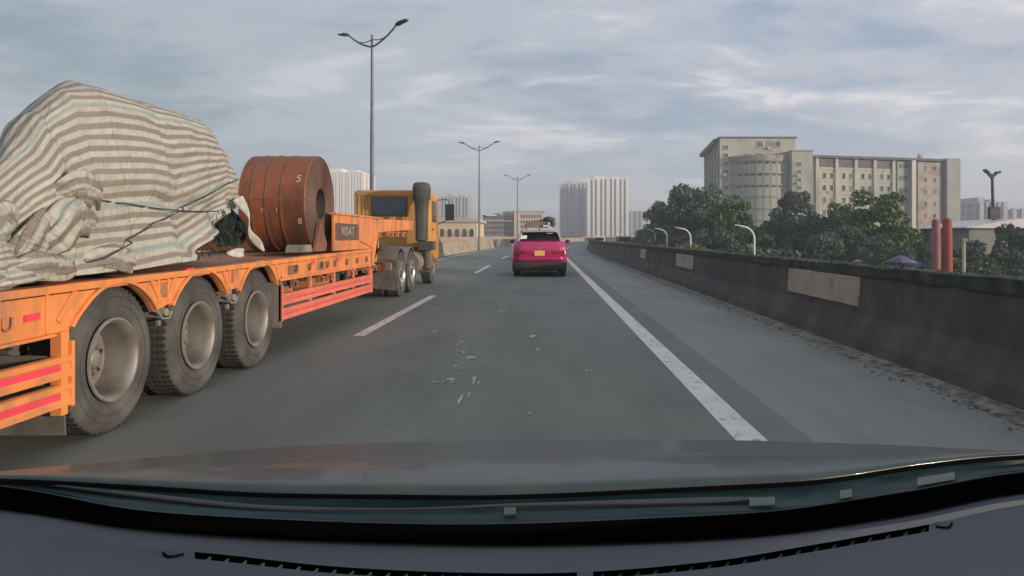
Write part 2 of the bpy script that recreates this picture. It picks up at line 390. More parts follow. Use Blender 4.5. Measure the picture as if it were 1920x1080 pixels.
# slanted gussets beside the arches
for (ya, yb) in ((4.55, 4.38), (5.42, 5.56), (5.78, 5.68), (6.63, 6.74), (6.98, 6.90), (7.92, 8.05)):
    m.bar((XR+.006, ya, ZD-.02), (XR+.006, yb, .88), .012, .05)
m.box(XR-.08, XR+.02, 2.2, 4.35, .775, .80)
m.box(XR-.08, XR+.02, 8.05, 12.55, .845, .87)
for o_ in m.v: pass
side = m.build('side_beam', ORANGE, tr, bevel=.006)
# mirrored beam on the far side
ml = MB(); ml.prism(bp_, XL, XL+.045); ml.build('side_beam', ORANGE, tr)
d = MB(); d.box(XL+.05, XR-.101, 2.2, 12.5, ZD-.03, ZD+.03)
for y in [2.5+.62*i for i in range(17)]:
    d.box(XL+.06, XR-.06, y-.04, y+.04, ZD-.15, ZD-.031)
d.build('deck', ORANGE2, tr)
fr = MB()
for x in (-4.65, -3.72): fr.box(x-.06, x+.06, 2.2, 12.5, .72, ZD-.16)
for wy in WY: fr.tube([(XL+.3, wy, .5), (XR-.3, wy, .5)], .07, 10); fr.box(-4.75, -3.6, wy-.04, wy+.04, .5, .75)
for y in (8.4, 9.2, 10.1, 11, 11.9): fr.box(XL+.1, XR-.1, y-.05, y+.05, .78, .92)
fr.build('chassis_frame', DKSTEEL, tr)
# worn inset plates, hooks, markers on the side beam
for (ya, yb, za, zb) in ((3.42, 3.80, .86, 1.06), (5.50, 5.68, .93, 1.06), (6.74, 6.90, .94, 1.06), (8.3, 8.7, .92, 1.04), (9.35, 9.85, .92, 1.05)):
    pl = MB(); pl.box(XR-.02, XR+.006, ya+.02, yb-.02, za-.02, zb-.03); pl.build('inset_plate', ORANGE2, tr)
def hook(y, z, r=.045, mt=DKPANEL, n=9, sz=1.0):
    h = MB(); h.tube([(XR+.018, y-r, z+r*1.3)]+[(XR+.018, y+r*math.cos(math.pi+math.pi*k/n), z+r*math.sin(math.pi+math.pi*k/n)) for k in range(n+1)]+[(XR+.018, y+r, z+r*1.3)], .008, 6)
    h.build('lashing_hook', mt, tr, smooth=True)
for y in (3.95, 8.55, 9.05, 9.55, 9.8, 10.15, 10.75, 11.35, 11.95): hook(y, .965 if y > 8 else .93, .035, DKPANEL if y > 8 else ORANGE2)
hk = MB(); hk.tube([(XR+.02, 3.62+.05*math.cos(a*.7), .93+.07*math.sin(a*.7)) for a in range(10)], .010, 6); hk.build('lashing_ring', ORANGE, tr, smooth=True)
for y, z in ((3.22, .97), (4.15, .95), (6.0, 1.095), (9.2, 1.02), (10.3, 1.02)):
    q = MB(); q.box(XR, XR+.016, y-.06, y+.06, z-.022, z+.022); q.build('side_reflector', REDREF, tr)
# wheels
def wheel_set(root, x, y, sgn=1, rr=.50, dual=True, rimm=RIM, rim_r=.285, first='wheel', deep=.20):
    w = bpy.data.objects.new('wheel', None); COL.objects.link(w)
    off = Vector(root.location); w.location = Vector((x, y, rr))-off; w.parent = root
    T = MB(); wd = .27
    def tyre(cx):
        pr = [(-.02, rim_r), (.0, rim_r+.02), (.012, rim_r+.07), (.016, rim_r+.12), (.008, rr-.045), (-.018, rr-.012), (-.035, rr), (-wd+.035, rr), (-wd+.018, rr-.012), (-wd-.008, rr-.045), (-wd-.012, rim_r+.1), (-wd+.02, rim_r), (-wd+.03, rim_r-.02), (-.03, rim_r-.02)]
        T.lathe([((cx+a)*sgn, r_) for a, r_ in pr], (x, y, rr), n=56, closed=True)
        for k in range(56):                       # shoulder tread lugs
            a = 2*math.pi*k/56; c, s_ = math.cos(a), math.sin(a); c2, s2 = math.cos(a+.06), math.sin(a+.06)
            for (xa, xb) in ((-.02, -.085), (-.105, -.165), (-.185, -.25)):
                A = [(x+sgn*(cx+q), y+R_*cc, rr+R_*ss) for q, R_, cc, ss in ((xa, rr-.01, c, s_), (xb, rr-.01, c, s_), (xb, rr-.01, c2, s2), (xa, rr-.01, c2, s2))]
                B = [(x+sgn*(cx+q), y+R_*cc, rr+R_*ss) for q, R_, cc, ss in ((xa, rr+.004, c, s_), (xb, rr+.004, c, s_), (xb, rr+.004, c2, s2), (xa, rr+.004, c2, s2))]
                T.hexa(A, B, 1)
        T.lathe([((cx+.0165)*sgn, rim_r+.085), ((cx+.020)*sgn, rim_r+.088), ((cx+.0165)*sgn, rim_r+.093)], (x, y, rr), n=48)
        T.lathe([((cx+.0125)*sgn, rr-.07), ((cx+.017)*sgn, rr-.067), ((cx+.010)*sgn, rr-.062)], (x, y, rr), n=48)
    tyre(0)
    if dual: tyre(-.33)
    ww = T.build('tyre', [RUBBER, TREAD], w, smooth=35)
    Q = MB(); r1 = rim_r
    Q.lathe([(a*sgn, r_) for a, r_ in ((-.03, r1-.025), (.004, r1+.006), (.016, r1+.002), (.018, r1-.012), (.006, r1-.022), (-.004, r1-.030), (-.03, r1-.040), (-.05, r1-.042), (-deep, r1-.055), (-deep-.01, r1-.085), (-deep+.015, r1-.105), (-deep+.02, .135), (-deep+.025, .13), (-deep+.025, .0))], (x, y, rr), n=56)
    for k in range(8):
        a = 2*math.pi*k/8+.2; rad = (r1-.105+.135)/2
        Q.lathe([((-deep+.0185)*sgn, .0), ((-deep+.0195)*sgn, .021)], (x, y+rad*math.cos(a), rr+rad*math.sin(a)), n=12, m=1)
    Q.build('rim', [rimm, HOLE], w, smooth=35)
    H = MB(); H.lathe([((-deep+.02)*sgn, .085), ((-deep+.05)*sgn, .08), ((-deep+.085)*sgn, .055), ((-deep+.09)*sgn, .045), ((-deep+.09)*sgn, 0)], (x, y, rr), n=24)
    for k in range(10):
        a = 2*math.pi*k/10; H.lathe([((-deep+.02)*sgn, .014), ((-deep+.05)*sgn, .014), ((-deep+.05)*sgn, 0)], (x, y+.115*math.cos(a), rr+.115*math.sin(a)), n=6)
    H.build('hub', rimm, w, smooth=35)
    return w
proto_r = wheel_set(tr, XR-.02, WY[0])
proto_l = wheel_set(tr, XL+.02, WY[0], sgn=-1)
for wy in WY[1:]:
    for pr_, xx in ((proto_r, XR-.02), (proto_l, XL+.02)):
        c = pr_.copy(); COL.objects.link(c); c.parent = tr; c.location = Vector((xx, wy, WR))-Vector(tr.location)
        for ch in kids(pr_):
            dd = ch.copy(); COL.objects.link(dd); dd.parent = c
        c.rotation_euler = (.5*wy if False else 0, 0, 0)
# spring hangers between the wheels
for y in (5.60, 6.82):
    q = MB(); q.box(XR-.16, XR-.02, y-.06, y+.06, .74, .86); q.tube([(XR-.02, y, .78), (XR+.03, y, .78)], .035, 10); q.bar((XR-.05, y, .78), (XR-.05, y+.02, .66), .03)
    q.tube([(XR+.01, y-.10, .80), (XR+.01, y-.04, .73), (XR+.01, y+.06, .72), (XR+.01, y+.10, .78)], .012, 6)
    q.build('spring_hanger', GREYSTEEL, tr, bevel=.004)
# side guards
def guard(ya, yb, z0, z1, label=None, posts=2):
    h = (z1-z0); o = bpy.data.objects.new('side_guard', None); COL.objects.link(o); o.parent = tr
    mt = PINK if yb > 5 else ORANGE
    for y in [ya+.02+(yb-ya-.04)*k/(posts-1) for k in range(posts)]:
        G = MB(); G.box(XR-.05, XR-.012, y-.03, y+.03, z0, .86 if yb > 5 else .80); G.build('guard_post', mt, o, bevel=.004)
    for y in (ya-.02, yb-.01):
        G = MB(); G.box(XR-.03, XR+.018, y, y+.03, z0-.01, z1+.10); G.build('end_strip', mt, o, bevel=.004)
    hh = h*.45
    for zz in (z0, z1-hh):
        r_ = MB(); prof = [(0, 0), (.022, .03), (.022, .30), (.012, .38), (.012, .60), (.022, .70), (.022, .95), (0, 1), (-.02, 1), (-.02, 0)]
        r_.grid([[(XR-.008+a, y, zz+b_*hh) for a, b_ in prof] for y in (ya+.01, yb-.01)], closed=True)
        r_.build('guard_rail', PINK if yb > 5 else ORANGE, o)
        s_ = MB(); n = 1 if yb < 5 else 1
        s_.box(XR+.004, XR+.008, ya+.06, yb-.10, zz+(.36 if yb > 5 else .18)*hh, zz+(.52 if yb > 5 else .64)*hh)
        s_.build('reflective_stripe', REDREF, o)
    return o
guard(8.12, 12.35, .40, .70, posts=5)
guard(2.30, 4.50, .30, .62, posts=4)
md = MB(); md.box(-3.72, XR-.0, 8.10, 8.13, .32, .90); md.build('splash_plate', GREYSTEEL, tr)
q = MB(); q.grid([[(XR-.6+.6*u, 4.42+.035*v, .62-.5*v) for u in (0, .5, 1)] for v in (0, .5, 1)]); q.build('mud_flap', RUBBERF, tr, solid=.012)
q = MB(); q.box(XR-.06, XR+.012, 4.40, 4.46, .25, .80); q.build('guard_bracket', ORANGE, tr, bevel=.004)
# gear in the gap under the beam
for (ya, yb, z0, z1, x0, x1, mt, nm) in ((3.3, 3.75, .60, .76, -3.3, -3.02, DKSTEEL, 'tool_box'), (9.35, 10.2, .66, .80, -3.35, -3.04, ORANGE2, 'dunnage_tray'), (8.35, 8.75, .62, .76, -3.3, -3.05, ORANGE2, 'tool_box')):
    q = MB(); q.box(x0, x1, ya, yb, z0, z1); q.build(nm, mt, tr, bevel=.01)
q = MB(); q.tube([(-3.5, 10.5, .72), (-3.5, 11.6, .72)], .14, 16); q.build('air_tank', DKSTEEL, tr, smooth=35)
for y in (8.62, 9.62, 10.02, 11.1, 11.35, 12.0, 12.7, 12.95, 3.05, 3.6):
    q = MB(); q.box(XR-.07, XR-.01, y-.03, y+.03, .74, .845); q.lathe([(0, .02), (.02, .045), (.02, .02)], (XR-.01, y, .78), n=12)
    q.build('ratchet_winch', ORANGE2, tr, bevel=.003)
# gooseneck
gn = MB()
gn.prism([(10.2, ZD+.05), (12.9, ZD+.05), (12.9, 1.62), (12.62, 1.66), (10.2, 1.655)], XR-.05, XR-.005)
gn.prism([(12.56, .90), (12.75, .90), (12.9, 1.40), (12.9, ZD+.05), (12.56, ZD+.05)], XR-.05, XR-.003)
gn.box(XR-.09, XR+.015, 10.2, 12.9, 1.66, 1.69)
gn.prism([(12.9, 1.42), (16.3, 1.50), (16.3, 1.70), (12.9, 1.66)], XR-.05, XR-.008)
gn.prism([(10.2, ZD+.05), (12.9, ZD+.05), (12.9, 1.62), (12.62, 1.66), (10.2, 1.655)], XL, XL+.05)
gn.prism([(12.9, 1.42), (16.3, 1.50), (16.3, 1.70), (12.9, 1.66)], XL, XL+.05)
gn.box(XL+.05, XR-.09, 11.0, 16.25, 1.63, 1.66); gn.box(XL+.05, XR-.05, 10.95, 11.0, ZD+.04, 1.63)
gn.box(XL+.05, XR-.05, 16.25, 16.3, 1.50, 1.69)
for y in (13.6, 14.4, 15.2, 15.9): gn.box(XR-.01, XR+.008, y-.012, y+.012, 1.47, 1.66)
gn.build('gooseneck', ORANGE, tr, bevel=.006)
sm = MB(); sm.bar((XR-.001, 11.6, 1.27), (XR-.001, 12.35, 1.16), .006, .012); sm.box(XR-.003, XR+.003, 12.33, 12.36, .89, 1.16); sm.build('weld_seam', DKPANEL, tr)
npn = MB(); npn.box(XR-.012, XR+.003, 10.22, 11.50, 1.29, 1.54); npn_o = npn.build('name_panel', DKPANEL, tr, bevel=.003)
text_mesh('N D A T', .19, (XR+.004, 10.86, 1.42), (R(90), 0, R(90)), LETTER, npn_o, 'lettering')
for i, y in enumerate((13.25, 14.0, 14.35, 14.9, 15.5, 16.05)):
    q = MB(); q.box(XR-.10, XR-.03, y-.07, y+.07, 1.34, 1.44); q.lathe([(0, .0), (.012, .035)], (XR-.03, y, 1.385), n=12, m=1)
    q.build('ratchet_winch', [ORANGE, HOLE], tr, bevel=.003)
for i in range(6):
    q = MB(); x = -4.5+.28*i; q.box(x-.06, x+.06, 16.0, 16.12, 1.70, 1.78); q.build('lashing_bracket', ORANGE2, tr, bevel=.005)
lg = MB(); lg.tube([(-3.6, 13.1, .35), (-3.6, 13.1, 1.6)], .06, 8); lg.box(-3.7, -3.5, 13.0, 13.2, .30, .34); lg.build('landing_leg', DKSTEEL, tr)

# ---------------------------------------------------------------- tractor unit
tk = thing('tractor_truck', (-4.16, 17.5, 0), 'ochre yellow truck tractor with grey dusty wheels pulling the orange trailer', 'truck')
fr = MB()
for x in (-4.55, -3.75): fr.box(x-.05, x+.05, 15.4, 22.2, .72, 1.0)
fr.box(-4.6, -3.7, 15.35, 15.42, .68, 1.02)
fr.box(-4.7, -3.6, 15.9, 17.2, 1.0, 1.12)
for y in (16.2, 17.45, 20.7): fr.tube([(-5.1, y, .5), (-3.2, y, .5)], .08, 10)
fr.build('chassis', DKSTEEL, tk)
for y, dual in ((16.2, True), (17.45, True), (20.75, False)):
    for x, sg in ((-3.20, 1), (-5.12, -1)):
        wheel_set(tk, x, y, sg, dual=dual, rimm=CHROME if dual else RIM, deep=.14 if dual else .03)
def fender(y, r0=.58, x0=-3.86, x1=-3.22, a0=20, a1=160, nm='fender', mt=GREYSTEEL):
    q = MB(); rows = []
    for k in range(15):
        a = R(a0+(a1-a0)*k/14); c, s_ = math.cos(a), math.sin(a)
        rows.append([(x0, y+r0*c, .5+r0*s_), (x1, y+r0*c, .5+r0*s_), (x1, y+(r0+.02)*c, .5+(r0+.02)*s_), (x0, y+(r0+.02)*c, .5+(r0+.02)*s_)])
    q.grid(rows, closed=True); return q.build(nm, mt, tk)
for y in (16.2, 17.45): fender(y); fender(y, x0=-5.10, x1=-4.45)
fender(20.75, .60, -3.75, -3.16, 0, 180, 'wheel_arch', CAB)
for x0 in (-3.86, -5.08):
    q = MB(); q.grid([[(x0+.66*u, 15.58-.03*v, .86-.66*v+.02*math.sin(u*5)) for u in (0, .25, .5, .75, 1)] for v in (0, .33, .66, 1)]); q.build('mud_flap', RUBBERF, tk, solid=.015)
q = MB(); q.box(-5.05, -3.25, 15.30, 15.40, .62, .78); q.build('rear_bumper', GREYSTEEL, tk, bevel=.02)
for x in (-3.45, -4.85):
    q = MB(); q.lathe([(0, .09), (-.05, .085), (-.06, .0)], (x, 15.30, .72), axis='y', n=16); q.build('tail_lamp', mat('lamp_red', (.25, .04, .03), rough=.3), tk, smooth=35)
q = MB()
for i in range(5): q.tube([(-3.75-.12*i, 16.3, 1.05+.02*i), (-3.72-.12*i, 16.0, 1.25), (-3.78-.12*i, 15.7, 1.18+.03*(i % 2))], .022, 8)
q.build('air_hose_coil', WHITEP, tk, smooth=True)
fw = MB(); fw.lathe([(0, .45), (.08, .45), (.1, .35), (.1, 0)], (-4.16, 16.6, 1.13), axis='z', n=24); fw.build('fifth_wheel', DKSTEEL, tk)
# fuel tank and side gear
q = MB(); q.tube([(-3.42, 18.15, .68), (-3.42, 19.25, .68)], .27, 20); 
for y in (18.4, 19.0): q.tube([(-3.42, y, .68), (-3.42, y+.05, .68)], .28, 20)
q.build('fuel_tank', GREYSTEEL, tk, smooth=35)
q = MB()
for k, (z, x) in enumerate(((.38, -3.16), (.66, -3.2), (.94, -3.24))): q.box(x-.2, x, 19.45, 19.95, z, z+.04)
q.box(-3.36, -3.32, 19.4, 20, .36, 1.2); q.build('cab_step', DKSTEEL, tk)
# cab shell
CXL, CXR, CY0, CY1, CZ0, CZ1 = -5.14, -3.14, 19.5, 21.55, 1.02, 2.60
q = MB()
def ring(y, x0, x1, z0, z1, r=.10, n=4):
    pts = []
    for (cx_c, cz_c, a) in ((x1-r, z0+r, -90), (x1-r, z1-r, 0), (x0+r, z1-r, 90), (x0+r, z0+r, 180)):
        for k in range(n+1): aa = R(a+90*k/n); pts.append((cx_c+r*math.cos(aa), y, cz_c+r*math.sin(aa)))
    return pts
rows = [ring(CY0, CXL+.03, CXR-.03, CZ0+.03, CZ1-.04), ring(CY0+.04, CXL, CXR, CZ0, CZ1), ring(CY1-.5, CXL, CXR, CZ0-.35, CZ1), ring(CY1-.1, CXL, CXR, CZ0-.35, CZ1-.12), ring(CY1, CXL+.05, CXR-.05, CZ0-.3, CZ1-.3)]
q.grid(rows, closed=True); n_ = len(rows[0])
q.add(rows[0], [tuple(range(n_))]); q.add(rows[-1], [tuple(range(n_))])
for x in (-5.02, -4.90, -4.80): q.box(x-.018, x+.018, CY0-.02, CY0+.01, 1.35, 2.45)    # pressed ribs of the back panel
q.box(-5.05, -3.25, CY0-.025, CY0+.01, 2.45, 2.50)
cab = q.build('cab', CAB, tk, smooth=40, bevel=.004)
q = MB(); q.box(-4.68, -3.70, CY0-.03, CY0-.012, 1.90, 2.42); wf = q.build('rear_window', mat('brown_rubber_seal', (.16, .085, .04), rough=.6), cab, bevel=.02)
q = MB(); q.box(-4.64, -3.74, CY0-.040, CY0-.028, 1.945, 2.375); q.build('pane', BLUEGLASS, wf)
q = MB(); q.box(CXR+.002, CXR+.012, 20.25, 20.95, 1.75, 2.35); q.build('side_window', DKGLASS, cab)
q = MB(); q.box(CXR+.004, CXR+.010, 20.15, 20.16, .8, 2.45); q.box(CXR+.004, CXR+.010, 21.1, 21.11, .8, 2.45); q.box(CXR+.01, CXR+.035, 20.25, 20.42, 1.52, 1.56)
q.build('door', mat('cab_seam', (.12, .06, .03), rough=.6), cab)
# tall air intake beside the cab
q = MB()
sec = lambda z, r_, fx=1.0: [(-3.23+.21*r_*fx*math.copysign(abs(math.cos(t))**.6, math.cos(t)), 19.02+.30*r_*math.copysign(abs(math.sin(t))**.6, math.sin(t)), z) for t in [k*math.pi/12 for k in range(24)]]
rows = [sec(1.22, .55), sec(1.26, .72), sec(1.75, .74), sec(2.05, .78), sec(2.28, .86), sec(2.34, 1.04), sec(2.60, 1.06), sec(2.70, 1.0), sec(2.75, .86), sec(2.77, .5)]
q.grid(rows, closed=True); q.add(rows[0], [tuple(range(24))]); q.add(rows[-1], [tuple(range(24))])
q.build('air_intake', mat('sooty_plastic', (.055, .055, .05), (.09, .085, .075), scale=3, rough=.75), tk, smooth=50)
q = MB(); q.box(-3.3, -2.9, 18.85, 19.3, .98, 1.22); q.tube([(-3.1, 19.0, .5), (-3.1, 19.0, 1.0)], .1, 10); q.build('exhaust_box', DKSTEEL, tk, bevel=.01)
q = MB(); q.tube([(CXR, 21.3, 2.42), (-2.86, 21.35, 2.44), (-2.80, 21.35, 2.3)], .015, 6); q.box(-2.92, -2.66, 21.31, 21.38, 1.82, 2.30); q.tube([(CXR, 21.3, 1.7), (-2.82, 21.35, 1.85)], .014, 6)
q.build('mirror', BLACKP, tk, bevel=.02)

# ---------------------------------------------------------------- steel coil
RUST = mat('rusty_steel', (.31, .100, .042), (.19, .070, .036), scale=1.6, rough=.55, metal=.15, dirt=(.07, .045, .035), dlo=.47, dhi=.72, dscale=1.1, dstretch=(2.2, .7, .7), bump=.12, bscale=20)
RUSTF = mat('rusty_coil_end', (.13, .072, .05), (.095, .055, .04), scale=2.5, rough=.7, dirt=(.07, .05, .04), dlo=.5, dhi=.75)
STRAP = mat('steel_strap', (.30, .135, .08), (.20, .10, .07), scale=6, rough=.5, metal=.3)
cc = (-3.13, 10.08, 1.805); cr = .663; cw = .88
sc_ = thing('steel_coil', (-3.59, 10.05, 1.18), 'rust brown steel coil lying on its side on the orange trailer deck', 'steel coil')
q = MB(); q.lathe([(-cw, .21), (-cw, cr-.008), (-cw+.008, cr), (-.010, cr), (0, cr-.010), (0, .21)], cc, n=96, m=0)
q.mi = [0]*len(q.f); coil = q.build('coil', RUST, sc_, smooth=35)
q = MB()
rr_ = .212
while rr_ < cr-.012: q.lathe([(.002, rr_), (.0045, rr_+.004), (.002, rr_+.010)], cc, n=96); rr_ += .0135
q.build('wound_edge', RUSTF, sc_, smooth=35)
q = MB(); q.lathe([(-cw+.01, .212), (-.008, .212)], cc, n=48); q.build('core', DKSTEEL, sc_, smooth=35)
for xa in (-.72, -.53, -.33):
    q = MB(); q.lathe([(xa, cr+.003), (xa, cr+.008), (xa+.032, cr+.008), (xa+.032, cr+.003)], cc, n=96, closed=True); q.build('strap', STRAP, sc_, smooth=35)
q = MB(); q.box(-cw+cc[0]+.01, cc[0]+.006, cc[1]-cr-.009, cc[1]-cr-.001, 1.83, 1.85); q.box(cc[0]+.003, cc[0]+.008, cc[1]-cr, cc[1]-.2, 1.83, 1.85); q.build('strap', STRAP, sc_)
CH = mat('chalk_marks', (.58, .46, .34), rough=.8)
def coil_text(tx, size, xo, ang, rot=0, nm='painted_mark'):
    o = text_mesh(tx, size, (0, 0, 0), (0, 0, 0), CH, sc_, nm, depth=.001)
    for v in o.data.vertices:               # wrap the lettering round the coil
        a = ang-v.co.y/cr; rad = cr+.004+v.co.z
        v.co = Vector((cc[0]+xo+v.co.x, cc[1]+rad*math.cos(a), cc[2]+rad*math.sin(a)))-Vector(sc_.location)
    o.location = (0, 0, 0); return o
coil_text('5', .15, -.10, R(153)); 
coil_text('M', .08, -.55, R(190)); coil_text('1 2', .08, -.34, R(190)); coil_text('8', .12, -.08, R(203))
q = MB(); q.prism([(9.22, ZD+.052), (9.64, ZD+.052), (9.56, ZD+.15), (9.28, ZD+.15)], -3.32, -3.09)
tag(q.build('wheel_chock', GREYSTEEL, bevel=.006), 'small grey brown block under the near side of the steel coil', 'chock')
q = MB(); q.prism([(9.66, ZD+.052), (10.12, ZD+.052), (10.16, ZD+.16), (9.93, ZD+.44), (9.86, ZD+.44)], -3.115, -3.06)
tag(q.build('wheel_chock', STRAP, bevel=.006), 'tall rusty triangular plate leaning on the end face of the steel coil', 'chock')

# ---------------------------------------------------------------- tarpaulin covered load
def tarp_mat():
    m = bpy.data.materials.new('striped_tarpaulin'); m.use_nodes = True; t, b = nodes_of(m); L = t.links.new
    b.inputs['Roughness'].default_value = .75
    u = t.nodes.new('ShaderNodeUVMap'); u.uv_map = 'UVMap'; sp = t.nodes.new('ShaderNodeSeparateXYZ'); L(u.outputs[0], sp.inputs[0])
    def M(op, a, b_=None):
        n = t.nodes.new('ShaderNodeMath'); n.operation = op
        for i, v in ((0, a), (1, b_)):
            if v is None: continue
            if isinstance(v, (int, float)): n.inputs[i].default_value = v
            else: L(v, n.inputs[i])
        return n.outputs[0]
    n1 = t.nodes.new('ShaderNodeTexNoise'); L(u.outputs[0], n1.inputs['Vector']); n1.inputs['Scale'].default_value = 1.3; n1.inputs['Detail'].default_value = 4
    n2 = t.nodes.new('ShaderNodeTexNoise'); L(u.outputs[0], n2.inputs['Vector']); n2.inputs['Scale'].default_value = 7; n2.inputs['Detail'].default_value = 6
    v = M('ADD', sp.outputs[1], M('MULTIPLY', n1.outputs['Fac'], .06))
    # sheets sewn together: every panel's stripes are shifted a little
    ps = M('MULTIPLY', M('FLOOR', M('MULTIPLY', sp.outputs[0], .8)), .012)
    fr_ = M('FRACT', M('MULTIPLY', M('ADD', v, ps), 11.4))
    st = t.nodes.new('ShaderNodeMapRange'); L(M('ABSOLUTE', M('SUBTRACT', fr_, .5)), st.inputs[0]); st.inputs[1].default_value = .20; st.inputs[2].default_value = .30
    idx = M('FLOOR', M('MULTIPLY', M('ADD', v, ps), 11.4))
    wn_ = t.nodes.new('ShaderNodeTexWhiteNoise'); wn_.noise_dimensions = '1D'; L(idx, wn_.inputs['W'])
    gsel = M('GREATER_THAN', wn_.outputs['Value'], .86)
    def mix(f, a, bb, bt='MIX'):
        n = t.nodes.new('ShaderNodeMix'); n.data_type = 'RGBA'; n.blend_type = bt
        for i, q in ((0, f), (6, a), (7, bb)):
            if isinstance(q, float): n.inputs[i].default_value = q
            elif isinstance(q, tuple): n.inputs[i].default_value = (*q, 1)
            else: L(q, n.inputs[i])
        return n.outputs[2]
    dark = mix(gsel, (.225, .195, .162), (.28, .325, .295))
    mm = t.nodes.new('ShaderNodeMapRange'); L(n2.outputs['Fac'], mm.inputs[0]); mm.inputs[1].default_value = .35; mm.inputs[2].default_value = .7
    light = mix(mm.outputs[0], (.46, .445, .395), (.365, .345, .30))
    c = mix(st.outputs[0], dark, light)
    m3 = t.nodes.new('ShaderNodeMapRange'); L(n1.outputs['Fac'], m3.inputs[0]); m3.inputs[1].default_value = .5; m3.inputs[2].default_value = .75; m3.inputs[4].default_value = .55
    c = mix(m3.outputs[0], c, (.31, .28, .23))
    # thin seams across
    sf = M('FRACT', M('MULTIPLY', sp.outputs[0], 1.6)); sm_ = M('LESS_THAN', sf, .012)
    c = mix(M('MULTIPLY', sm_, .5), c, (.14, .12, .10))
    L(c, b.inputs['Base Color'])
    n4 = t.nodes.new('ShaderNodeTexNoise'); L(u.outputs[0], n4.inputs['Vector']); n4.inputs['Scale'].default_value = 9; n4.inputs['Detail'].default_value = 6; n4.inputs['Distortion'].default_value = .8
    bp = t.nodes.new('ShaderNodeBump'); bp.inputs['Strength'].default_value = .8; bp.inputs['Distance'].default_value = .04; L(n4.outputs['Fac'], bp.inputs['Height']); L(bp.outputs[0], b.inputs['Normal'])
    return m
TARP = tarp_mat()
def lerp_tab(tab, x):
    if x <= tab[0][0]: return tab[0][1]
    for (a, va), (b_, vb) in zip(tab, tab[1:]):
        if x <= b_: f = (x-a)/(b_-a); f = f*f*(3-2*f)*.5+f*.5; return va+(vb-va)*f
    return tab[-1][1]
HT = [(2.6, .3), (3.4, .42), (3.9, .60), (4.2, .72), (4.5, .98), (4.8, 1.32), (5.1, 1.53), (5.5, 1.62), (6.0, 1.58), (6.5, 1.55), (7.0, 1.52), (7.5, 1.52), (7.9, 1.46)]
TCX, TCY, TA, TB = -4.20, 5.35, 1.06, 2.62
def uvset(me, uvs):
    l = me.uv_layers.new(name='UVMap')
    for lp in me.loops: l.data[lp.index].uv = uvs[lp.vertex_index]
def ridg(p, s=1.0): return 1-abs(2*noise.noise(Vector(p)*s))
NP, NT = 420, 150
vs = []; uvs = []
for i in range(NP):
    ph = 2*math.pi*i/NP; c, s_ = math.cos(ph), math.sin(ph); e = .48
    ex = math.copysign(abs(c)**e, c); ey = math.copysign(abs(s_)**e, s_)
    for j in range(NT+1):
        t = j/NT
        # profile: radial scale and height fraction up the side and over the top
        if t < .62:
            q = t/.62; h = q*.80; rad = 1.0+.05*math.sin(q*math.pi)-.10*q**3+.10*(1-q)**4
        else:
            q = (t-.62)/.38; a = q*math.pi/2; h = .80+.20*math.sin(a); rad = .90*(1-q)**.8 if False else .90*math.cos(a)**.8
        # the front lower corner is pulled in under the lifted hem
        x = TCX+TA*rad*ex; y = TCY+TB*(1-(1-rad)*.42)*ey
        yh = TCY+TB*(.35+.65*min(1, rad))*ey if rad < 1 else y
        H = lerp_tab(HT, y)
        dd = -.655*y-x+.02*noise.noise((y*1.3, x, 2)); zc = 2.74-1.25*max(0, dd)-1.8*max(0, dd-.42)-ZD-.055
        zc = max(.35, zc); kk = .38; mx_ = max(0, kk-abs(H-zc))/kk; H = min(H, zc)-mx_*mx_*kk*.25
        z0 = ZD+.055
        if x > -4.2 and y > 6.1:                       # hem rises to show what is underneath
            k = min(1, max(0, (y-6.0)/1.2)); z0 += .50*k**1.1
        else:
            z0 += .05*noise.noise((y*2.1, x*2, 1))
        z = z0+(H-(z0-ZD-.055))*h
        n_ = Vector((ex*.9, ey*.6, .25)).normalized()
        low = max(0, 1-h/.55)
        pass
        P = Vector((x, y, z))
        f = .035*ridg((x*1.1, y*.75+z*.35, z*.8), 1.3)+.05*noise.noise((x*.8, y*.8, z*.9))
        f += low*(.13*ridg((x, y*1.5+z*1.1, z*1.0), 1.5)*ridg((x+4, y*.7-z, z), 1.2)-.03)
        f += .022*ridg((x*2, y*1.1-z*1.3, z*2.0), 2.2)+.010*noise.noise((x*6, y*6, z*9))
        rear = max(0, min(1, (5.5-y)/.8)); f += rear*.10*ridg((x*1.5, y*2.2+z*1.6, z*2), 1.2)*max(0, 1-h*.8)
        # sag line where the rope pulls it in
        rz = 1.70-.03*(y-5.0); f -= .045*math.exp(-((z-rz)/.05)**2)*(1 if 4.9 < y < 7.6 else 0)
        P += n_*(f-.04)
        if P.z < ZD+.055: P.z = ZD+.055
        vs.append(tuple(P)); uvs.append((y*1.0+.3*x, (h*1.55+.35*max(0, t-.62)*2.0)*(1 if True else 1)+.10*max(0, y-6.5)))
fs = []
for i in range(NP):
    k = (i+1) % NP
    for j in range(NT): fs.append((i*(NT+1)+j, k*(NT+1)+j, k*(NT+1)+j+1, i*(NT+1)+j+1))
ld = thing('covered_load', (-4.16, 6.2, ZD), 'tall humped load wrapped in a grey and cream striped tarpaulin on the trailer deck', 'load')
q = MB(); q.add(vs, fs); tp = q.build('tarpaulin', TARP, ld, smooth=True)
uvset(tp.data, uvs)
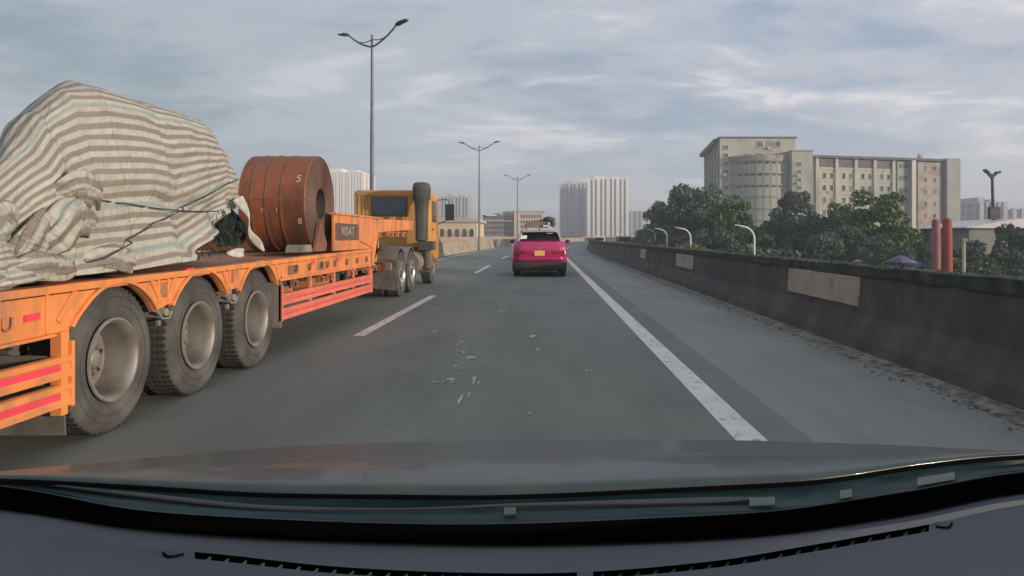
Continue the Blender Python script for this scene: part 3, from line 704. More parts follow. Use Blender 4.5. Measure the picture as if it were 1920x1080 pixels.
# bunched flaps, knot and loose folds of the same sheet
def fold(pts, rad, nm='loose_fold', flat=.6, uvo=0, twist=0, seed=1, n=40, open_end=False, uvs_=1.0):
    pts = [Vector(p) for p in pts]; L_ = 64; rows = []; uv = []
    for i in range(L_):
        f = i/(L_-1)*(len(pts)-1); k = min(int(f), len(pts)-2); u = f-k
        p0, p1, p2, p3 = pts[max(k-1, 0)], pts[k], pts[k+1], pts[min(k+2, len(pts)-1)]
        p = .5*((2*p1)+(-p0+p2)*u+(2*p0-5*p1+4*p2-p3)*u*u+(-p0+3*p1-3*p2+p3)*u**3)
        tn = (.5*((-p0+p2)+2*(2*p0-5*p1+4*p2-p3)*u+3*(-p0+3*p1-3*p2+p3)*u*u)).normalized()
        sd_ = tn.cross(Vector((1, 0, 0)))
        if sd_.length < .01: sd_ = Vector((0, 1, 0))
        sd_.normalize(); up = sd_.cross(tn)
        rk = rad[k]+(rad[k+1]-rad[k])*u; row = []
        for j in range(n):
            a = 2*math.pi*j/n+twist*i/L_
            rr2 = rk*(1+.17*math.sin(5*a+seed+i*.07)+.10*math.sin(9*a+2*seed-i*.05)+.06*math.sin(15*a+i*.11)+.15*noise.noise((math.cos(a)*2+seed, math.sin(a)*2, i*.08)))
            row.append(p+sd_*math.cos(a)*rr2+up*math.sin(a)*rr2*flat); uv.append((i*.04, uvs_*j/n*rk*4.4+uvo))
        rows.append(row)
    q = MB(); q.grid(rows, closed=True)
    if not open_end:
        q.add(rows[0], [tuple(range(n))]); q.add(rows[-1], [tuple(range(n))]); uv += uv[:n]+uv[-n:]
    o = q.build(nm, TARP, ld, smooth=True); uvset(o.data, uv); return o
fold([(-3.20, 4.42, 1.22), (-3.06, 4.50, 1.40), (-3.02, 4.62, 1.52), (-3.05, 4.80, 1.50), (-3.14, 4.96, 1.38)], [.05, .13, .12, .11, .04], seed=2, uvo=.3, flat=.5)
fold([(-3.16, 4.52, 1.62), (-3.04, 4.64, 1.73), (-3.02, 4.80, 1.70), (-3.08, 4.94, 1.62)], [.04, .085, .09, .06], 'tied_bunch', seed=4, twist=1.2)
fold([(-3.08, 4.46, 1.56), (-3.06, 4.36, 1.46), (-3.10, 4.28, 1.30), (-3.12, 4.22, 1.19)], [.04, .09, .11, .09], seed=6, uvo=.7, twist=.6, flat=.5)
fold([(-3.12, 4.22, 1.48), (-3.08, 4.12, 1.52), (-3.08, 3.98, 1.46), (-3.14, 3.7, 1.42)], [.04, .10, .10, .08], seed=3, flat=.5)
fold([(-3.10, 4.72, 1.20), (-3.03, 4.9, 1.26), (-3.02, 5.1, 1.25), (-3.06, 5.3, 1.20), (-3.12, 5.42, 1.18)], [.05, .09, .10, .08, .03], seed=8, uvo=.2, flat=.6)
fold([(-3.06, 4.05, 1.19), (-3.00, 4.25, 1.23), (-3.01, 4.5, 1.21), (-3.08, 4.72, 1.19)], [.05, .08, .07, .03], seed=9, uvo=.9)
fold([(-3.10, 3.3, 1.20), (-3.04, 3.6, 1.26), (-3.04, 3.9, 1.22), (-3.06, 4.15, 1.19)], [.1, .12, .11, .06], seed=5, uvo=.5)
# ropes
def surf_x(y, z): # push a rope just outside the sheet
    best = -3.3
    for (a, b_, c_) in vs[::3]:
        if abs(b_-y) < .06 and abs(c_-z) < .05 and a > best: best = a
    return best
def rope(a, b_, n=40, r_=.0055, sag=.03):
    pts = []
    for k in range(n+1):
        t = k/n; y = a[0]+(b_[0]-a[0])*t; z = a[1]+(b_[1]-a[1])*t-sag*math.sin(math.pi*t); pts.append((surf_x(y, z)+.028, y, z))
    xs = [p[0] for p in pts]; xs = [max(xs[max(0, i-2):i+3]) for i in range(len(xs))]
    q = MB(); q.tube([(x, p[1], p[2]) for x, p in zip(xs, pts)], r_, 6); q.build('rope', ROPE, ld, smooth=True)
rope((4.93, 1.66), (6.75, 1.60)); rope((4.75, 1.24), (7.3, 1.93), sag=-.02)
# what shows under the lifted hem
q = MB(); 
rows = []
for i in range(30):
    a = math.pi*i/29-.1; rows.append([(-3.50+.32*math.sin(v*2.0)+.06*noise.noise((v*2, a*3, 2)), 7.05-.60*math.cos(a)*(1+.1*noise.noise((a*2, v, 5))), ZD+.07+.62*math.sin(a)**.7*(.5+.5*math.cos(v*.9)) if math.sin(a) > 0 else ZD+.07) for v in [k*.12 for k in range(14)]])
q.grid(rows); 
for k in range(220):
    a = rnd.random()*math.pi; p = Vector((-3.14+rnd.uniform(-.05, .05), 7.05-.58*math.cos(a)*rnd.uniform(.2, 1), ZD+.10+.55*math.sin(a)*rnd.uniform(.1, 1))); d_ = Vector((rnd.uniform(-.03, .04), rnd.uniform(-.05, .05), -.07)); w_ = Vector((0, .012, 0))
    q.add([p-w_, p+w_, p+d_], [(0, 1, 2)])
q.build('green_netting', GREENNET, ld, smooth=False)
q = MB(); q.box(-3.9, -3.16, 6.1, 6.55, ZD+.055, ZD+.26); q.build('rusty_frame', STRAP, ld, bevel=.02)
q = MB(); q.box(-4.9, -3.6, 4.4, 7.5, ZD+.055, 1.9); q.build('machine_block', DKSTEEL, ld, bevel=.05)
fold_w = []
rows = []
for i in range(24):
    t = i/23; yy = 7.22+.66*t+.05*math.sin(t*6); zz = 1.74-.56*t**.8
    rows.append([(-3.07+.03*math.sin(t*9+v*3)+.04*v, yy+.10*v*(1+.3*math.sin(t*7)), zz+.02*math.sin(v*5+t*8)) for v in (-.32, -.16, 0, .16, .32)])
q = MB(); q.grid(rows); q.build('white_cloth_strip', CLOTHW, ld, smooth=True, solid=.012)
q = MB(); rows = []
for i in range(16):
    a = i/15*6.28; rows.append([(-3.08+.07*math.cos(a)*math.sin(v)+.02*math.sin(3*v), 7.20+.16*math.sin(a)*math.sin(v), ZD+.10+.05*math.cos(v)) for v in [k*math.pi/10 for k in range(11)]])
q.grid(rows); q.build('crumpled_rag', CLOTHW, ld, smooth=True)

# the trailer squats a little at its rear: lower everything on it by the same slope
def squat(o, rec=True):
    if o.name.startswith('wheel'): return
    if o.type == 'MESH' and not o.get('sq'):
        o['sq'] = 1; off_ = Vector((0, 0, 0)); p = o
        while p is not None: off_ += p.location; p = p.parent
        for v in o.data.vertices:
            y = v.co.y+off_.y; z = v.co.z+off_.z
            if y < 7.5: v.co.z -= (7.5-y)*.021*min(1, max(0, (z-.6)/.35))
        del o['sq']
    for c in kids(o): squat(c)
squat(tr); squat(ld)
# ---------------------------------------------------------------- magenta car ahead
CARY = 24.0; CXC = -.15
MAG = mat('magenta_paint', (.47, .014, .115), (.42, .013, .105), scale=2, rough=.28, coat=.8)
SILV = mat('silver_roof_paint', (.42, .37, .36), rough=.35, metal=.2)
TAIL = mat('dark_red_lamp', (.22, .008, .018), rough=.2)
PLATE = mat('yellow_plate', (.80, .50, .16), rough=.6)
car = thing('compact_suv', (CXC, CARY+2, 0), 'magenta compact suv with silver roof and yellow number plate driving ahead in the lane', 'car')
def sect(hw, z0, zs, zb, tw):         # half section of the lower body: sill to belt line
    return [(hw*.86, z0), (hw*.97, z0+.06), (hw, z0+.25), (hw, zs), (hw*.985, zs+.10), (hw*.95, zb-.03), (tw, zb)]
st = [(0.00, .76, .50, .68, .98, .70), (.05, .85, .36, .72, 1.04, .77), (.16, .90, .32, .76, 1.12, .76), (.26, .92, .30, .78, 1.19, .72), (.60, .92, .30, .80, 1.18, .74), (1.4, .91, .28, .78, 1.12, .77), (2.6, .90, .28, .74, 1.05, .79), (3.2, .89, .28, .72, .95, .77), (3.75, .86, .30, .68, .86, .70), (4.0, .78, .34, .60, .76, .62), (4.1, .66, .40, .55, .68, .55)]
rows = []
for (y, hw, z0, zs, zb, tw) in st:
    h = sect(hw, z0, zs, zb, tw); rows.append([(CXC+x, CARY+y, z) for x, z in h]+[(CXC-x, CARY+y, z) for x, z in reversed(h)])
q = MB(); q.grid(rows, closed=True); n = len(rows[0]); q.add(rows[0], [tuple(range(n))]); q.add(rows[-1], [tuple(range(n))])
body = q.build('body', MAG, car, smooth=45, bevel=.01)
# tailgate with shelf and creases
q = MB()
tg = [(-.03, .52), (-.045, .60), (-.02, .70), (-.05, .78), (-.055, .95), (.0, 1.05), (.08, 1.13), (.20, 1.20)]
def wtg(z): return .82-.14*max(0, (z-.8))/.40
q.grid([[(CXC+k*wtg(z), CARY+y+.05*abs(k)**3, z) for k in (-1, -.8, -.5, -.2, 0, .2, .5, .8, 1)] for y, z in tg]); q.build('tailgate', MAG, car, smooth=45, solid=.02)
q = MB(); q.grid([[(CXC+k*.90, CARY+y+.10*abs(k)**4, z) for k in (-1, -.85, -.5, 0, .5, .85, 1)] for y, z in ((-.02, .20), (-.07, .26), (-.08, .44), (-.05, .50), (.02, .50))]); 
q.box(CXC-.9, CXC+.9, CARY+.1, CARY+4, .2, .32)
q.build('bumper', BLACKP, car, smooth=45, solid=.02)
q = MB(); q.box(CXC-.20, CXC+.20, CARY-.10, CARY-.07, .34, .40); q.build('rear_fog_lamp', TAIL, car, bevel=.01)
# greenhouse
gh = [(.20, 1.17, .70, 1.18, .69), (.40, 1.15, .72, 1.36, .655), (.60, 1.15, .73, 1.515, .60), (1.4, 1.08, .76, 1.575, .61), (2.2, 1.0, .79, 1.56, .60), (2.75, .98, .78, 1.45, .62), (3.3, .96, .76, .98, .70)]
q = MB(); rows = [[(CXC+wb, CARY+y, zb-.02), (CXC+(wb+wt)/2+.02, CARY+y, (zb+zt)/2), (CXC+wt, CARY+y, zt-.02), (CXC-wt, CARY+y, zt-.02), (CXC-(wb+wt)/2-.02, CARY+y, (zb+zt)/2), (CXC-wb, CARY+y, zb-.02)] for y, zb, wb, zt, wt in gh]
q.grid(rows, closed=True); q.build('glasshouse', mat('car_rear_glass', (.010, .012, .014), rough=.25, spec=.2), car, smooth=50)
q = MB()
rows = [[(CXC+k*wt*1.01, CARY+y, zt+.015*(1-k*k)+dz_) for k in (-1, -.9, -.5, 0, .5, .9, 1)] for y, zt, wt, dz_ in ((.42, 1.49, .60, 0), (.56, 1.525, .595, .01), (.8, 1.55, .60, 0), (1.4, 1.575, .61, 0), (2.2, 1.56, .61, 0), (2.7, 1.47, .62, 0))]
q.grid(rows); q.build('roof', SILV, car, smooth=True, solid=.035)
for s_ in (-1, 1):
    q = MB(); pts = [(CXC+s_*.72, CARY+.20, 1.17), (CXC+s_*.675, CARY+.36, 1.34), (CXC+s_*.60, CARY+.54, 1.50)]
    for a, b_ in zip(pts, pts[1:]): q.bar(a, b_, .07, .06)
    q.build('rear_pillar', SILV, car, bevel=.015)
    q = MB(); q.sphere((CXC+s_*1.02, CARY+2.55, 1.16), (.10, .06, .07)); q.bar((CXC+s_*.80, CARY+2.6, 1.08), (CXC+s_*.95, CARY+2.55, 1.13), .04); q.build('mirror', mat('dark_mirror_paint', (.09, .02, .04), rough=.4), car, smooth=True)
    q = MB(); q.hexa([(CXC+s_*.46, CARY-.085, .80), (CXC+s_*.87, CARY-.03, .74), (CXC+s_*.87, CARY+.10, .74), (CXC+s_*.46, CARY, .80)], [(CXC+s_*.44, CARY-.085, .85), (CXC+s_*.85, CARY-.02, .90), (CXC+s_*.85, CARY+.12, .90), (CXC+s_*.44, CARY, .85)]); q.build('tail_lamp', TAIL, car, bevel=.012)
    for yy in (.72, 3.25):
        w = bpy.data.objects.new('wheel', None); COL.objects.link(w); w.parent = car; wx = CXC+s_*.885
        w.location = Vector((wx, CARY+yy, .33))-Vector(car.location)
        q = MB(); q.lathe([(0, .2), (.0, .30), (-.02*s_, .33), (-.19*s_, .33), (-.21*s_, .30), (-.21*s_, .2)], (wx, CARY+yy, .33), n=32); q.build('tyre', TREAD, w, smooth=35)
        q = MB(); q.lathe([(-.01*s_, .2), (-.02*s_, .18), (-.05*s_, .05), (-.01*s_, .04), (-.01*s_, 0)], (wx, CARY+yy, .33), n=20); q.build('rim', CHROME, w, smooth=35)
q = MB(); q.box(CXC-.03, CXC+.03, CARY+.55, CARY+.75, 1.55, 1.62); q.build('roof_antenna', BLACKP, car, bevel=.01)
q = MB(); q.hexa([(CXC-.655, CARY+.25, 1.255), (CXC-.43, CARY+.25, 1.265), (CXC-.43, CARY+.26, 1.265), (CXC-.655, CARY+.26, 1.255)], [(CXC-.62, CARY+.38, 1.375), (CXC-.42, CARY+.38, 1.385), (CXC-.42, CARY+.39, 1.385), (CXC-.62, CARY+.39, 1.375)]); q.build('window_sticker', PAPER, car)
q = MB(); q.box(CXC+.24, CXC+.44, CARY+.46, CARY+.48, 1.44, 1.46); q.build('brake_lamp', WHITEP, car)
q = MB(); q.box(CXC-.17, CXC+.17, CARY-.075, CARY-.055, .70, .87); q.build('number_plate', PLATE, car, bevel=.005)
q = MB()                                     # the wing shaped emblem
q.prism([(CXC-.09, 1.01), (CXC-.06, 1.01), (CXC, .945), (CXC+.06, 1.01), (CXC+.09, 1.01), (CXC+.01, .91), (CXC-.01, .91)], CARY-.068, CARY-.050, 'xz'); q.build('emblem', CHROME, car)

# ---------------------------------------------------------------- loaded light truck beyond it
BRN = mat('brown_tarpaulin', (.20, .135, .095), (.27, .19, .13), scale=2, rough=.9, bump=.3)
lt = thing('light_truck', (-.25, 42, 0), 'light truck with a brown covered load driving ahead of the magenta car', 'truck')
q = MB(); q.box(-1.05, .65, 40.1, 44.3, .85, 1.75); q.build('cargo_bed', WHITEP, lt, bevel=.03)
q = MB(); q.box(-1.0, .6, 44.5, 46.0, .5, 2.05); q.build('cab', WHITEP, lt, bevel=.1)
rows = []
for i in range(9):
    y = 40.05+i*.5; rows.append([(-1.07+1.05*u, y, 1.68+(.48+.10*noise.noise((u*2, y, 1)))*math.sin(math.pi*min(1, .12+u*.44))**.35+.22*u*.6) for u in [k*.1 for k in range(13)]])
q = MB(); q.grid(rows); n = len(rows[0]); q.add(rows[0]+[(.25, 40.05, 1.6), (-1.0, 40.05, 1.6)], [tuple(range(n+2))]); q.build('covered_load', BRN, lt, smooth=40)
q = MB(); q.sphere((.28, 40.3, 2.30), (.36, .5, .16)); q.sphere((.50, 40.2, 2.05), (.16, .4, .24)); q.build('dark_bundle', DKSTEEL, lt, smooth=True)
q = MB(); q.box(-.05, .60, 39.95, 40.05, 1.86, 1.98); q.box(-.95, .60, 39.98, 40.06, 1.66, 1.80); q.build('tail_board', WHITEP, lt, bevel=.01)
for x in (-.95, .55):
    for y in (41, 45.2):
        q = MB(); q.lathe([(-.12, 0), (-.12, .3), (-.1, .38), (.1, .38), (.12, .3), (.12, 0)], (x, y, .38), n=24); q.build('wheel', TREAD, lt, smooth=35)

# ---------------------------------------------------------------- our own car: bonnet, cowl, dashboard

HOOD = mat('dark_bonnet_paint', (.030, .044, .043), (.040, .054, .053), scale=1.5, rough=.38, dirt=(.060, .066, .062), dlo=.45, dhi=.7, dscale=7, spec=.3, coat=.18, bump=.3, bscale=5, bdist=.004)
COWL = mat('dark_teal_glass_edge', (.008, .022, .027), (.024, .046, .050), scale=2.4, rough=.6, stretch=(1, 7, 7), spec=.2)
DASH = mat('grained_dash_plastic', (.060, .068, .085), (.068, .076, .093), scale=3, rough=.7, spec=.3, bump=.25, bscale=260, bdist=.001)
VOID = mat('black_gap', (.004, .004, .005), rough=1, spec=0)
OX = .05
oc = thing('camera_car', (OX, 0, 0), 'dark bonnet and blue grey dashboard of the car the photo is taken from', 'car')
# base lines of the windscreen, measured as slopes (side per forward metre, drop per forward metre)
def line(tab, z, n=60, xa=-.88, xb=.80):
    out = []
    for k in range(n+1):
        u = xa+(xb-xa)*k/n; 
        t = [(p[0]/1350, p[1]/1350) for p in tab]
        if u <= t[0][0]: d = t[0][1]+(t[1][1]-t[0][1])/(t[1][0]-t[0][0])*(u-t[0][0])
        elif u >= t[-1][0]: d = t[-1][1]+(t[-1][1]-t[-2][1])/(t[-1][0]-t[-2][0])*(u-t[-1][0])
        else:
            i = max(i for i in range(len(t)-1) if t[i][0] <= u); f = (u-t[i][0])/(t[i+1][0]-t[i][0])
            p0, p1, p2, p3 = t[max(i-1, 0)][1], t[i][1], t[i+1][1], t[min(i+2, len(t)-1)][1]
            d = .5*(2*p1+(p2-p0)*f+(2*p0-5*p1+4*p2-p3)*f*f+(3*p1-p0-3*p2+p3)*f**3)
        zz = z(u) if callable(z) else z; y = (HC-zz)/d; out.append((u*y, y, zz))
    return out
T1 = [(-1020, 457), (-770, 469), (-540, 483), (-270, 487), (-60, 487), (290, 472), (515, 459), (740, 427), (900, 413)]
T2 = [(-1020, 469), (-770, 512), (-540, 529), (-270, 539), (-60, 539), (190, 529), (440, 514), (690, 477), (900, 442)]
T3 = [(-1020, 512), (-770, 548), (-540, 566), (-270, 576), (-60, 579), (190, 573), (440, 557), (690, 520), (900, 480)]
off = lambda t, k: [(a, b_+k) for a, b_ in t]
q = MB()
crest = [(-1020, 452), (-770, 428), (-520, 408), (-270, 398), (0, 394), (270, 393), (520, 398), (750, 406), (900, 414)]
back = line(off(T1, -3), .962); cr_ = line(off(crest, 14), .895)
rows = []
for i in range(9):
    v = i/8; rows.append([tuple(Vector(a)*(1-v)+Vector(b_)*v+Vector((0, 0, .018*math.sin(math.pi*v)*.8))) for a, b_ in zip(back, cr_)])
rows.append([(x*1.0, y+.20, z-.030) for x, y, z in cr_]); rows.append([(x, y+.42, z-.11) for x, y, z in cr_]); rows.append([(x, y+.55, z-.24) for x, y, z in cr_]); rows.append([(x, y+.56, z-.5) for x, y, z in cr_])
q.grid(rows); hood = q.build('bonnet', HOOD, oc, smooth=60, solid=.006)
q = MB(); q.grid([[(x, y, z-.001) for x, y, z in line(off(T1, -6), .960)], line(off(T1, 0), .964), line(off(T1, 6), .958)]); q.build('cowl_seal', VOID, oc, smooth=True)
q = MB(); mid_ = [(a[0], (a[1]*.55+b_[1]*.45)) for a, b_ in zip(T1, T2)]
low_ = [(a[0], (a[1]*.2+b_[1]*.8)) for a, b_ in zip(T1, T2)]
q.grid([line(off(T1, 5), .957), line(mid_, .950), line(low_, .956), line(off(T2, -3), .954)]); q.grid([line(off(T2, -3), .954), line(off(T2, -2), .957), line(T2, .957), line(off(T2, 1), .94)])
q.build('cowl', COWL, oc, smooth=40)
q = MB(); rows = [line([(a[0], a[1]*(1-f)+b_[1]*f+6*math.sin(i_*1.7+f*9)) for i_, (a, b_) in enumerate(zip(T1, T2))], .9575, n=50, xa=-.70, xb=.3) for f in (.40, .46)]
q.grid(rows); q.build('wiper_blade', BLACKP, oc, smooth=True, solid=.004)
for (px, w_, nm) in ((385, 48, 'glass_label'), (555, 22, 'glass_clip'), (700, 70, 'glass_label'), (-75, 22, 'glass_clip')):
    a = line([(p[0], (p[1]*.30+r_[1]*.70)) for p, r_ in zip(T1, T2)], .9595, n=1, xa=px/1350, xb=(px+w_)/1350); b_ = line([(p[0], (p[1]*.55+r_[1]*.45)) for p, r_ in zip(T1, T2)], .9595, n=1, xa=px/1350, xb=(px+w_)/1350)
    q = MB(); q.hexa([a[0], a[1], b_[1], b_[0]], [(x, y, z+.002) for x, y, z in (a[0], a[1], b_[1], b_[0])]); q.build(nm, mat('faint_teal_label', (.028, .046, .050), rough=.4), oc)
q = MB(); q.grid([line(off(T2, 1), .94), line(off(T2, 3), .90), line(off(T3, 3), .90), line(off(T3, -2), .935)]); q.build('defroster_gap', VOID, oc, smooth=True)
TV = [(-1020, 560), (-770, 588), (-650, 599), (-400, 625), (-150, 637), (75, 636), (330, 614), (560, 576), (720, 547), (900, 510)]
DZ = .925
q = MB(); q.grid([line(off(T3, -2), .922), line(off(T3, 4), .929), line(off(T3, 14), .932), line(off(TV, -6.5), DZ)])
lw = line(off(TV, 6.5), DZ)
q.grid([lw]+[[(x*(1-.0*k), y*(1-k)+k*.02, z-.05*k*k) for x, y, z in lw] for k in (.15, .4, .7, 1)])
def seg(xa, xb, o0=-6.5, o1=6.5):
    n = max(2, int((xb-xa)/20)); q.grid([line(off(TV, o_), DZ, n=n, xa=xa/1350, xb=xb/1350) for o_ in (o0, o1)])
VA, VB = -655, 722
seg(-.88*1350, VA); seg(VB, .80*1350); seg(62, 92)
dash = q.build('dashboard', DASH, oc, smooth=50)
q = MB(); q.grid([line(off(TV, a_), z_, n=60, xa=VA/1350, xb=VB/1350) for a_, z_ in ((-6.5, DZ-.001), (-6.5, DZ-.03), (6.5, DZ-.03), (6.5, DZ-.001))]); vent = q.build('defroster_vent', VOID, oc)
k = VA+25
while k < VB-10:
    if not 40 < k < 100:
        a = line(off(TV, -1), DZ-.006, n=1, xa=(k+3)/1350, xb=(k+6)/1350); b_ = line(off(TV, 6.4), DZ-.004, n=1, xa=(k-4)/1350, xb=(k-1.5)/1350)
        q = MB(); P4 = [b_[0], b_[1], a[1], a[0]]; q.hexa([(x, y, z-.015) for x, y, z in P4], P4); q.build('vent_fin', DASH, vent)
    k += 33.5
for (pa, pb, dy_) in ((-714, -676, 0), (735, 765, 0)):
    n = 10; L0 = line(off(TV, 0), DZ+.002, n=n, xa=pa/1350, xb=pb/1350); q = MB(); q.tube([(x, y-.010*math.sin(math.pi*i/n), z) for i, (x, y, z) in enumerate(L0)], .0016, 6); q.build('clip_mark', VOID, oc, smooth=True)
# ---------------------------------------------------------------- street lamps on the median
LAMPM = mat('galvanised_grey', (.13, .145, .165), (.18, .19, .20), scale=2, rough=.55, metal=.3)
def street_lamp(loc, H, label, arm=1.45):
    t_ = thing('street_lamp', loc, label, 'street lamp', 'double armed street lamps along the median')
    x, y, z = loc; q = MB(); q.tube([(x, y, z), (x, y, z+.3), (x, y, z+H*.5), (x, y, z+H-.02)], [.15, .105, .085, .05], 12); q.box(x-.22, x+.22, y-.22, y+.22, z, z+.05); q.build('pole', LAMPM, t_, smooth=40)
    for s_ in (-1, 1):
        q = MB(); q.tube([(x+s_*arm*u, y, z+H-.55+.30*u+.42*u**2) for u in [k/10 for k in range(11)]], [.04]*10+[.03], 8)
        q.tube([(x+s_*arm*.7*u, y, z+H-.22-.12*math.sin(u*3)+.10*u) for u in [k/8 for k in range(9)]], .022, 6)
        q.build('arm', LAMPM, t_, smooth=40)
        a = (x+s_*arm, y, z+H+.17); b_ = (x+s_*(arm+.62), y, z+H+.30); q = MB(); q.bar(a, b_, .22, .07); q.bar((x+s_*(arm+.05), y, z+H+.235), (x+s_*(arm+.38), y, z+H+.30), .16, .07); q.build('lamp_head', DKSTEEL, t_, bevel=.02)
    return t_
l0 = street_lamp((-7.45, 31.2, 0), 10.1, 'tallest double armed street lamp rising behind the orange trailer'); l0.rotation_euler = (0, 0, R(-33))
l1 = dup(l0, (-6.2, 69.0, 0), R(-12), 'double armed street lamp to the right of the yellow truck cab')
l2 = dup(l0, (-3.9, 106.0, 0), R(-8), 'faint far double armed street lamp above the magenta car')
for o_ in bpy.data.objects:
    if o_.parent == l2: pass
# curved white lamps beyond the right barrier
WL = mat('pale_lamp_paint', (.62, .62, .60), rough=.5)
def curved_lamp(loc, label, H=10.5):
    x, y, z = loc; t_ = thing('curved_street_lamp', loc, label, 'street lamp', 'curved white street lamps below the road')
    pts = [(x, y, z), (x, y, z+H*.78)]+[(x-.75*(1-math.cos(a))-.0, y, z+H*.78+.75*math.sin(a)*1.0) for a in [R(k*9) for k in range(1, 9)]]
    lx, lz = pts[-1][0], pts[-1][2]; pts.append((lx-.35, y, lz+.08)); q = MB(); q.tube(pts, [.10]+[.065]*(len(pts)-2)+[.05], 8); q.build('pole', WL, t_, smooth=40)
    q = MB(); q.bar((lx-.33, y, lz+.09), (lx-.68, y, lz+.14), .14, .07); q.build('lamp_head', WL, t_, bevel=.02); return t_
c0 = curved_lamp((12.85, 44, GZ), 'nearest curved white street lamp in front of the dark trees')
dup(c0, (11.4, 56, GZ), 0, 'second curved white street lamp in front of the dark trees')
dup(c0, (12.3, 72, GZ+.1), 0, 'third curved white street lamp in front of the dark trees')
dup(c0, (13.9, 90, GZ+.2), 0, 'farthest faint curved street lamp before the trees')
# tall lamp at the far right
x, y, z = 40.7, 65, -7
t_ = thing('floodlight_pole', (x, y, z), 'dark pole with two floodlights leaning at the far right', 'lamp post')
q = MB(); q.tube([(x+.25, y, z), (x, y, z+6), (x-.25, y, z+14)], [.22, .18, .12], 10); q.box(x-.5, x+.4, y-.2, y+.3, z+9.9, z+11); q.build('pole', DKSTEEL, t_, smooth=40)
for s_ in (-1, 1):
    q = MB(); q.bar((x-.25, y, z+13.6), (x-.25+s_*.42, y, z+14.1), .2, .2); q.bar((x-.25+s_*.3, y, z+14.05), (x-.25+s_*.7, y, z+14.25-.1*s_), .45, .2); q.build('floodlight', DKSTEEL, t_, bevel=.03)

# ---------------------------------------------------------------- buildings
BST = mat('stained_cream_render', (.42, .41, .335), (.35, .34, .285), scale=.14, rough=.9, dirt=(.17, .165, .15), dlo=.52, dhi=.78, dscale=.35, dstretch=(1, 1, .22))
BGR = mat('grey_render', (.30, .305, .275), (.25, .255, .235), scale=.2, rough=.9, dirt=(.13, .13, .125), dlo=.5, dhi=.75, dscale=.3, dstretch=(1, 1, .2))
BRED = mat('rust_stained_render', (.34, .31, .25), (.25, .16, .13), scale=.28, mixlo=.45, mixhi=.6, rough=.9, dirt=(.12, .11, .10), dlo=.55, dhi=.75, dscale=.5, dstretch=(1, 1, .3))
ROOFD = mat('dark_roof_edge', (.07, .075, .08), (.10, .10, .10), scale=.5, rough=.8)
WING = mat('dull_window_glass', (.040, .044, .044), (.09, .095, .09), scale=.25, mixlo=.45, mixhi=.55, rough=.6, spec=.2)
WFR = mat('pale_window_frame', (.44, .42, .37), rough=.7)
CURT = mat('curtain_wall_glass', (.27, .29, .245), (.32, .335, .28), scale=.2, rough=.6, spec=.2)

ob = thing('office_building', (64, 186, GZ), 'stained cream office block with curved glass front and flat roof behind the trees', 'building')
def yw(x):              # front plane of the long wing, receding to the right
    return 182+(x-66)*.26
Ztop = HC+(443-296)*182/1350+.2
q = MB()
x0, x1 = 66.5, 101.5
q.hexa([(x0, yw(x0), GZ), (x1, yw(x1), GZ), (x1, yw(x1)+16, GZ), (x0, yw(x0)+16, GZ)], [(x0, yw(x0), Ztop-.4), (x1, yw(x1), Ztop-.4), (x1, yw(x1)+16, Ztop-.4), (x0, yw(x0)+16, Ztop-.4)])
wall1 = q.build('wing_wall', BST, ob)
q = MB(); q.hexa([(x0-.6, yw(x0)-1.3, Ztop-.1), (x1+1.5, yw(x1)-1.3, Ztop-.1), (x1+1.5, yw(x1)+17, Ztop-.1), (x0-.6, yw(x0)+17, Ztop-.1)], [(x0-.6, yw(x0)-1.3, Ztop+.5), (x1+1.5, yw(x1)-1.3, Ztop+.5), (x1+1.5, yw(x1)+17, Ztop+.5), (x0-.6, yw(x0)+17, Ztop+.5)])
q.build('roof_slab', ROOFD, ob)
FH = 3.15
WRND = random.Random(3)
WING2 = mat('curtained_window', (.16, .155, .14), (.22, .21, .18), scale=.6, rough=.6)
WING3 = mat('half_open_window', (.02, .02, .02), (.14, .14, .12), scale=.9, mixlo=.48, mixhi=.52, rough=.6)
def window(x, y, z, w, h, dep=.12, ny=(0, -1), parent=ob, bars=1, sill=True):
    """window with frame; (ny) is the outward direction in plan"""
    nx, nyy = ny; tx, ty = -nyy, nx
    def P(a, b_, c): return (x+tx*a+nx*b_, y+ty*a+nyy*b_, z+c)
    q = MB()
    def bx(a0, a1, b0, b1, c0, c1, m): q.hexa([P(a0, b0, c0), P(a1, b0, c0), P(a1, b1, c0), P(a0, b1, c0)], [P(a0, b0, c1), P(a1, b0, c1), P(a1, b1, c1), P(a0, b1, c1)], m)
    bx(-w/2, w/2, -.10, .03, -h/2, h/2, 0)
    for s_ in (-1, 1): bx(s_*w/2-.07, s_*w/2+.07, -.05, dep, -h/2, h/2, 1)
    bx(-w/2, w/2, -.05, dep, h/2-.05, h/2+.09, 1)
    if sill: bx(-w/2-.12, w/2+.12, -.05, dep+.15, -h/2-.14, -h/2, 1)
    for k in range(bars): bx(-w/2+w*(k+1)/(bars+1)-.04, -w/2+w*(k+1)/(bars+1)+.04, .0, .07, -h/2, h/2, 1)
    if parent is ob and WRND.random() < .16:
        a_ = MB(); q2, q = q, a_; bx(-w/2-.1, -w/2+.6, .1, .5, -h/2-.75, -h/2-.2, 0); q = q2; a_.build('air_conditioner', WFR, parent)
    return q.build('window', [WRND.choice((WING, WING, WING2, WING3)), WFR], parent)
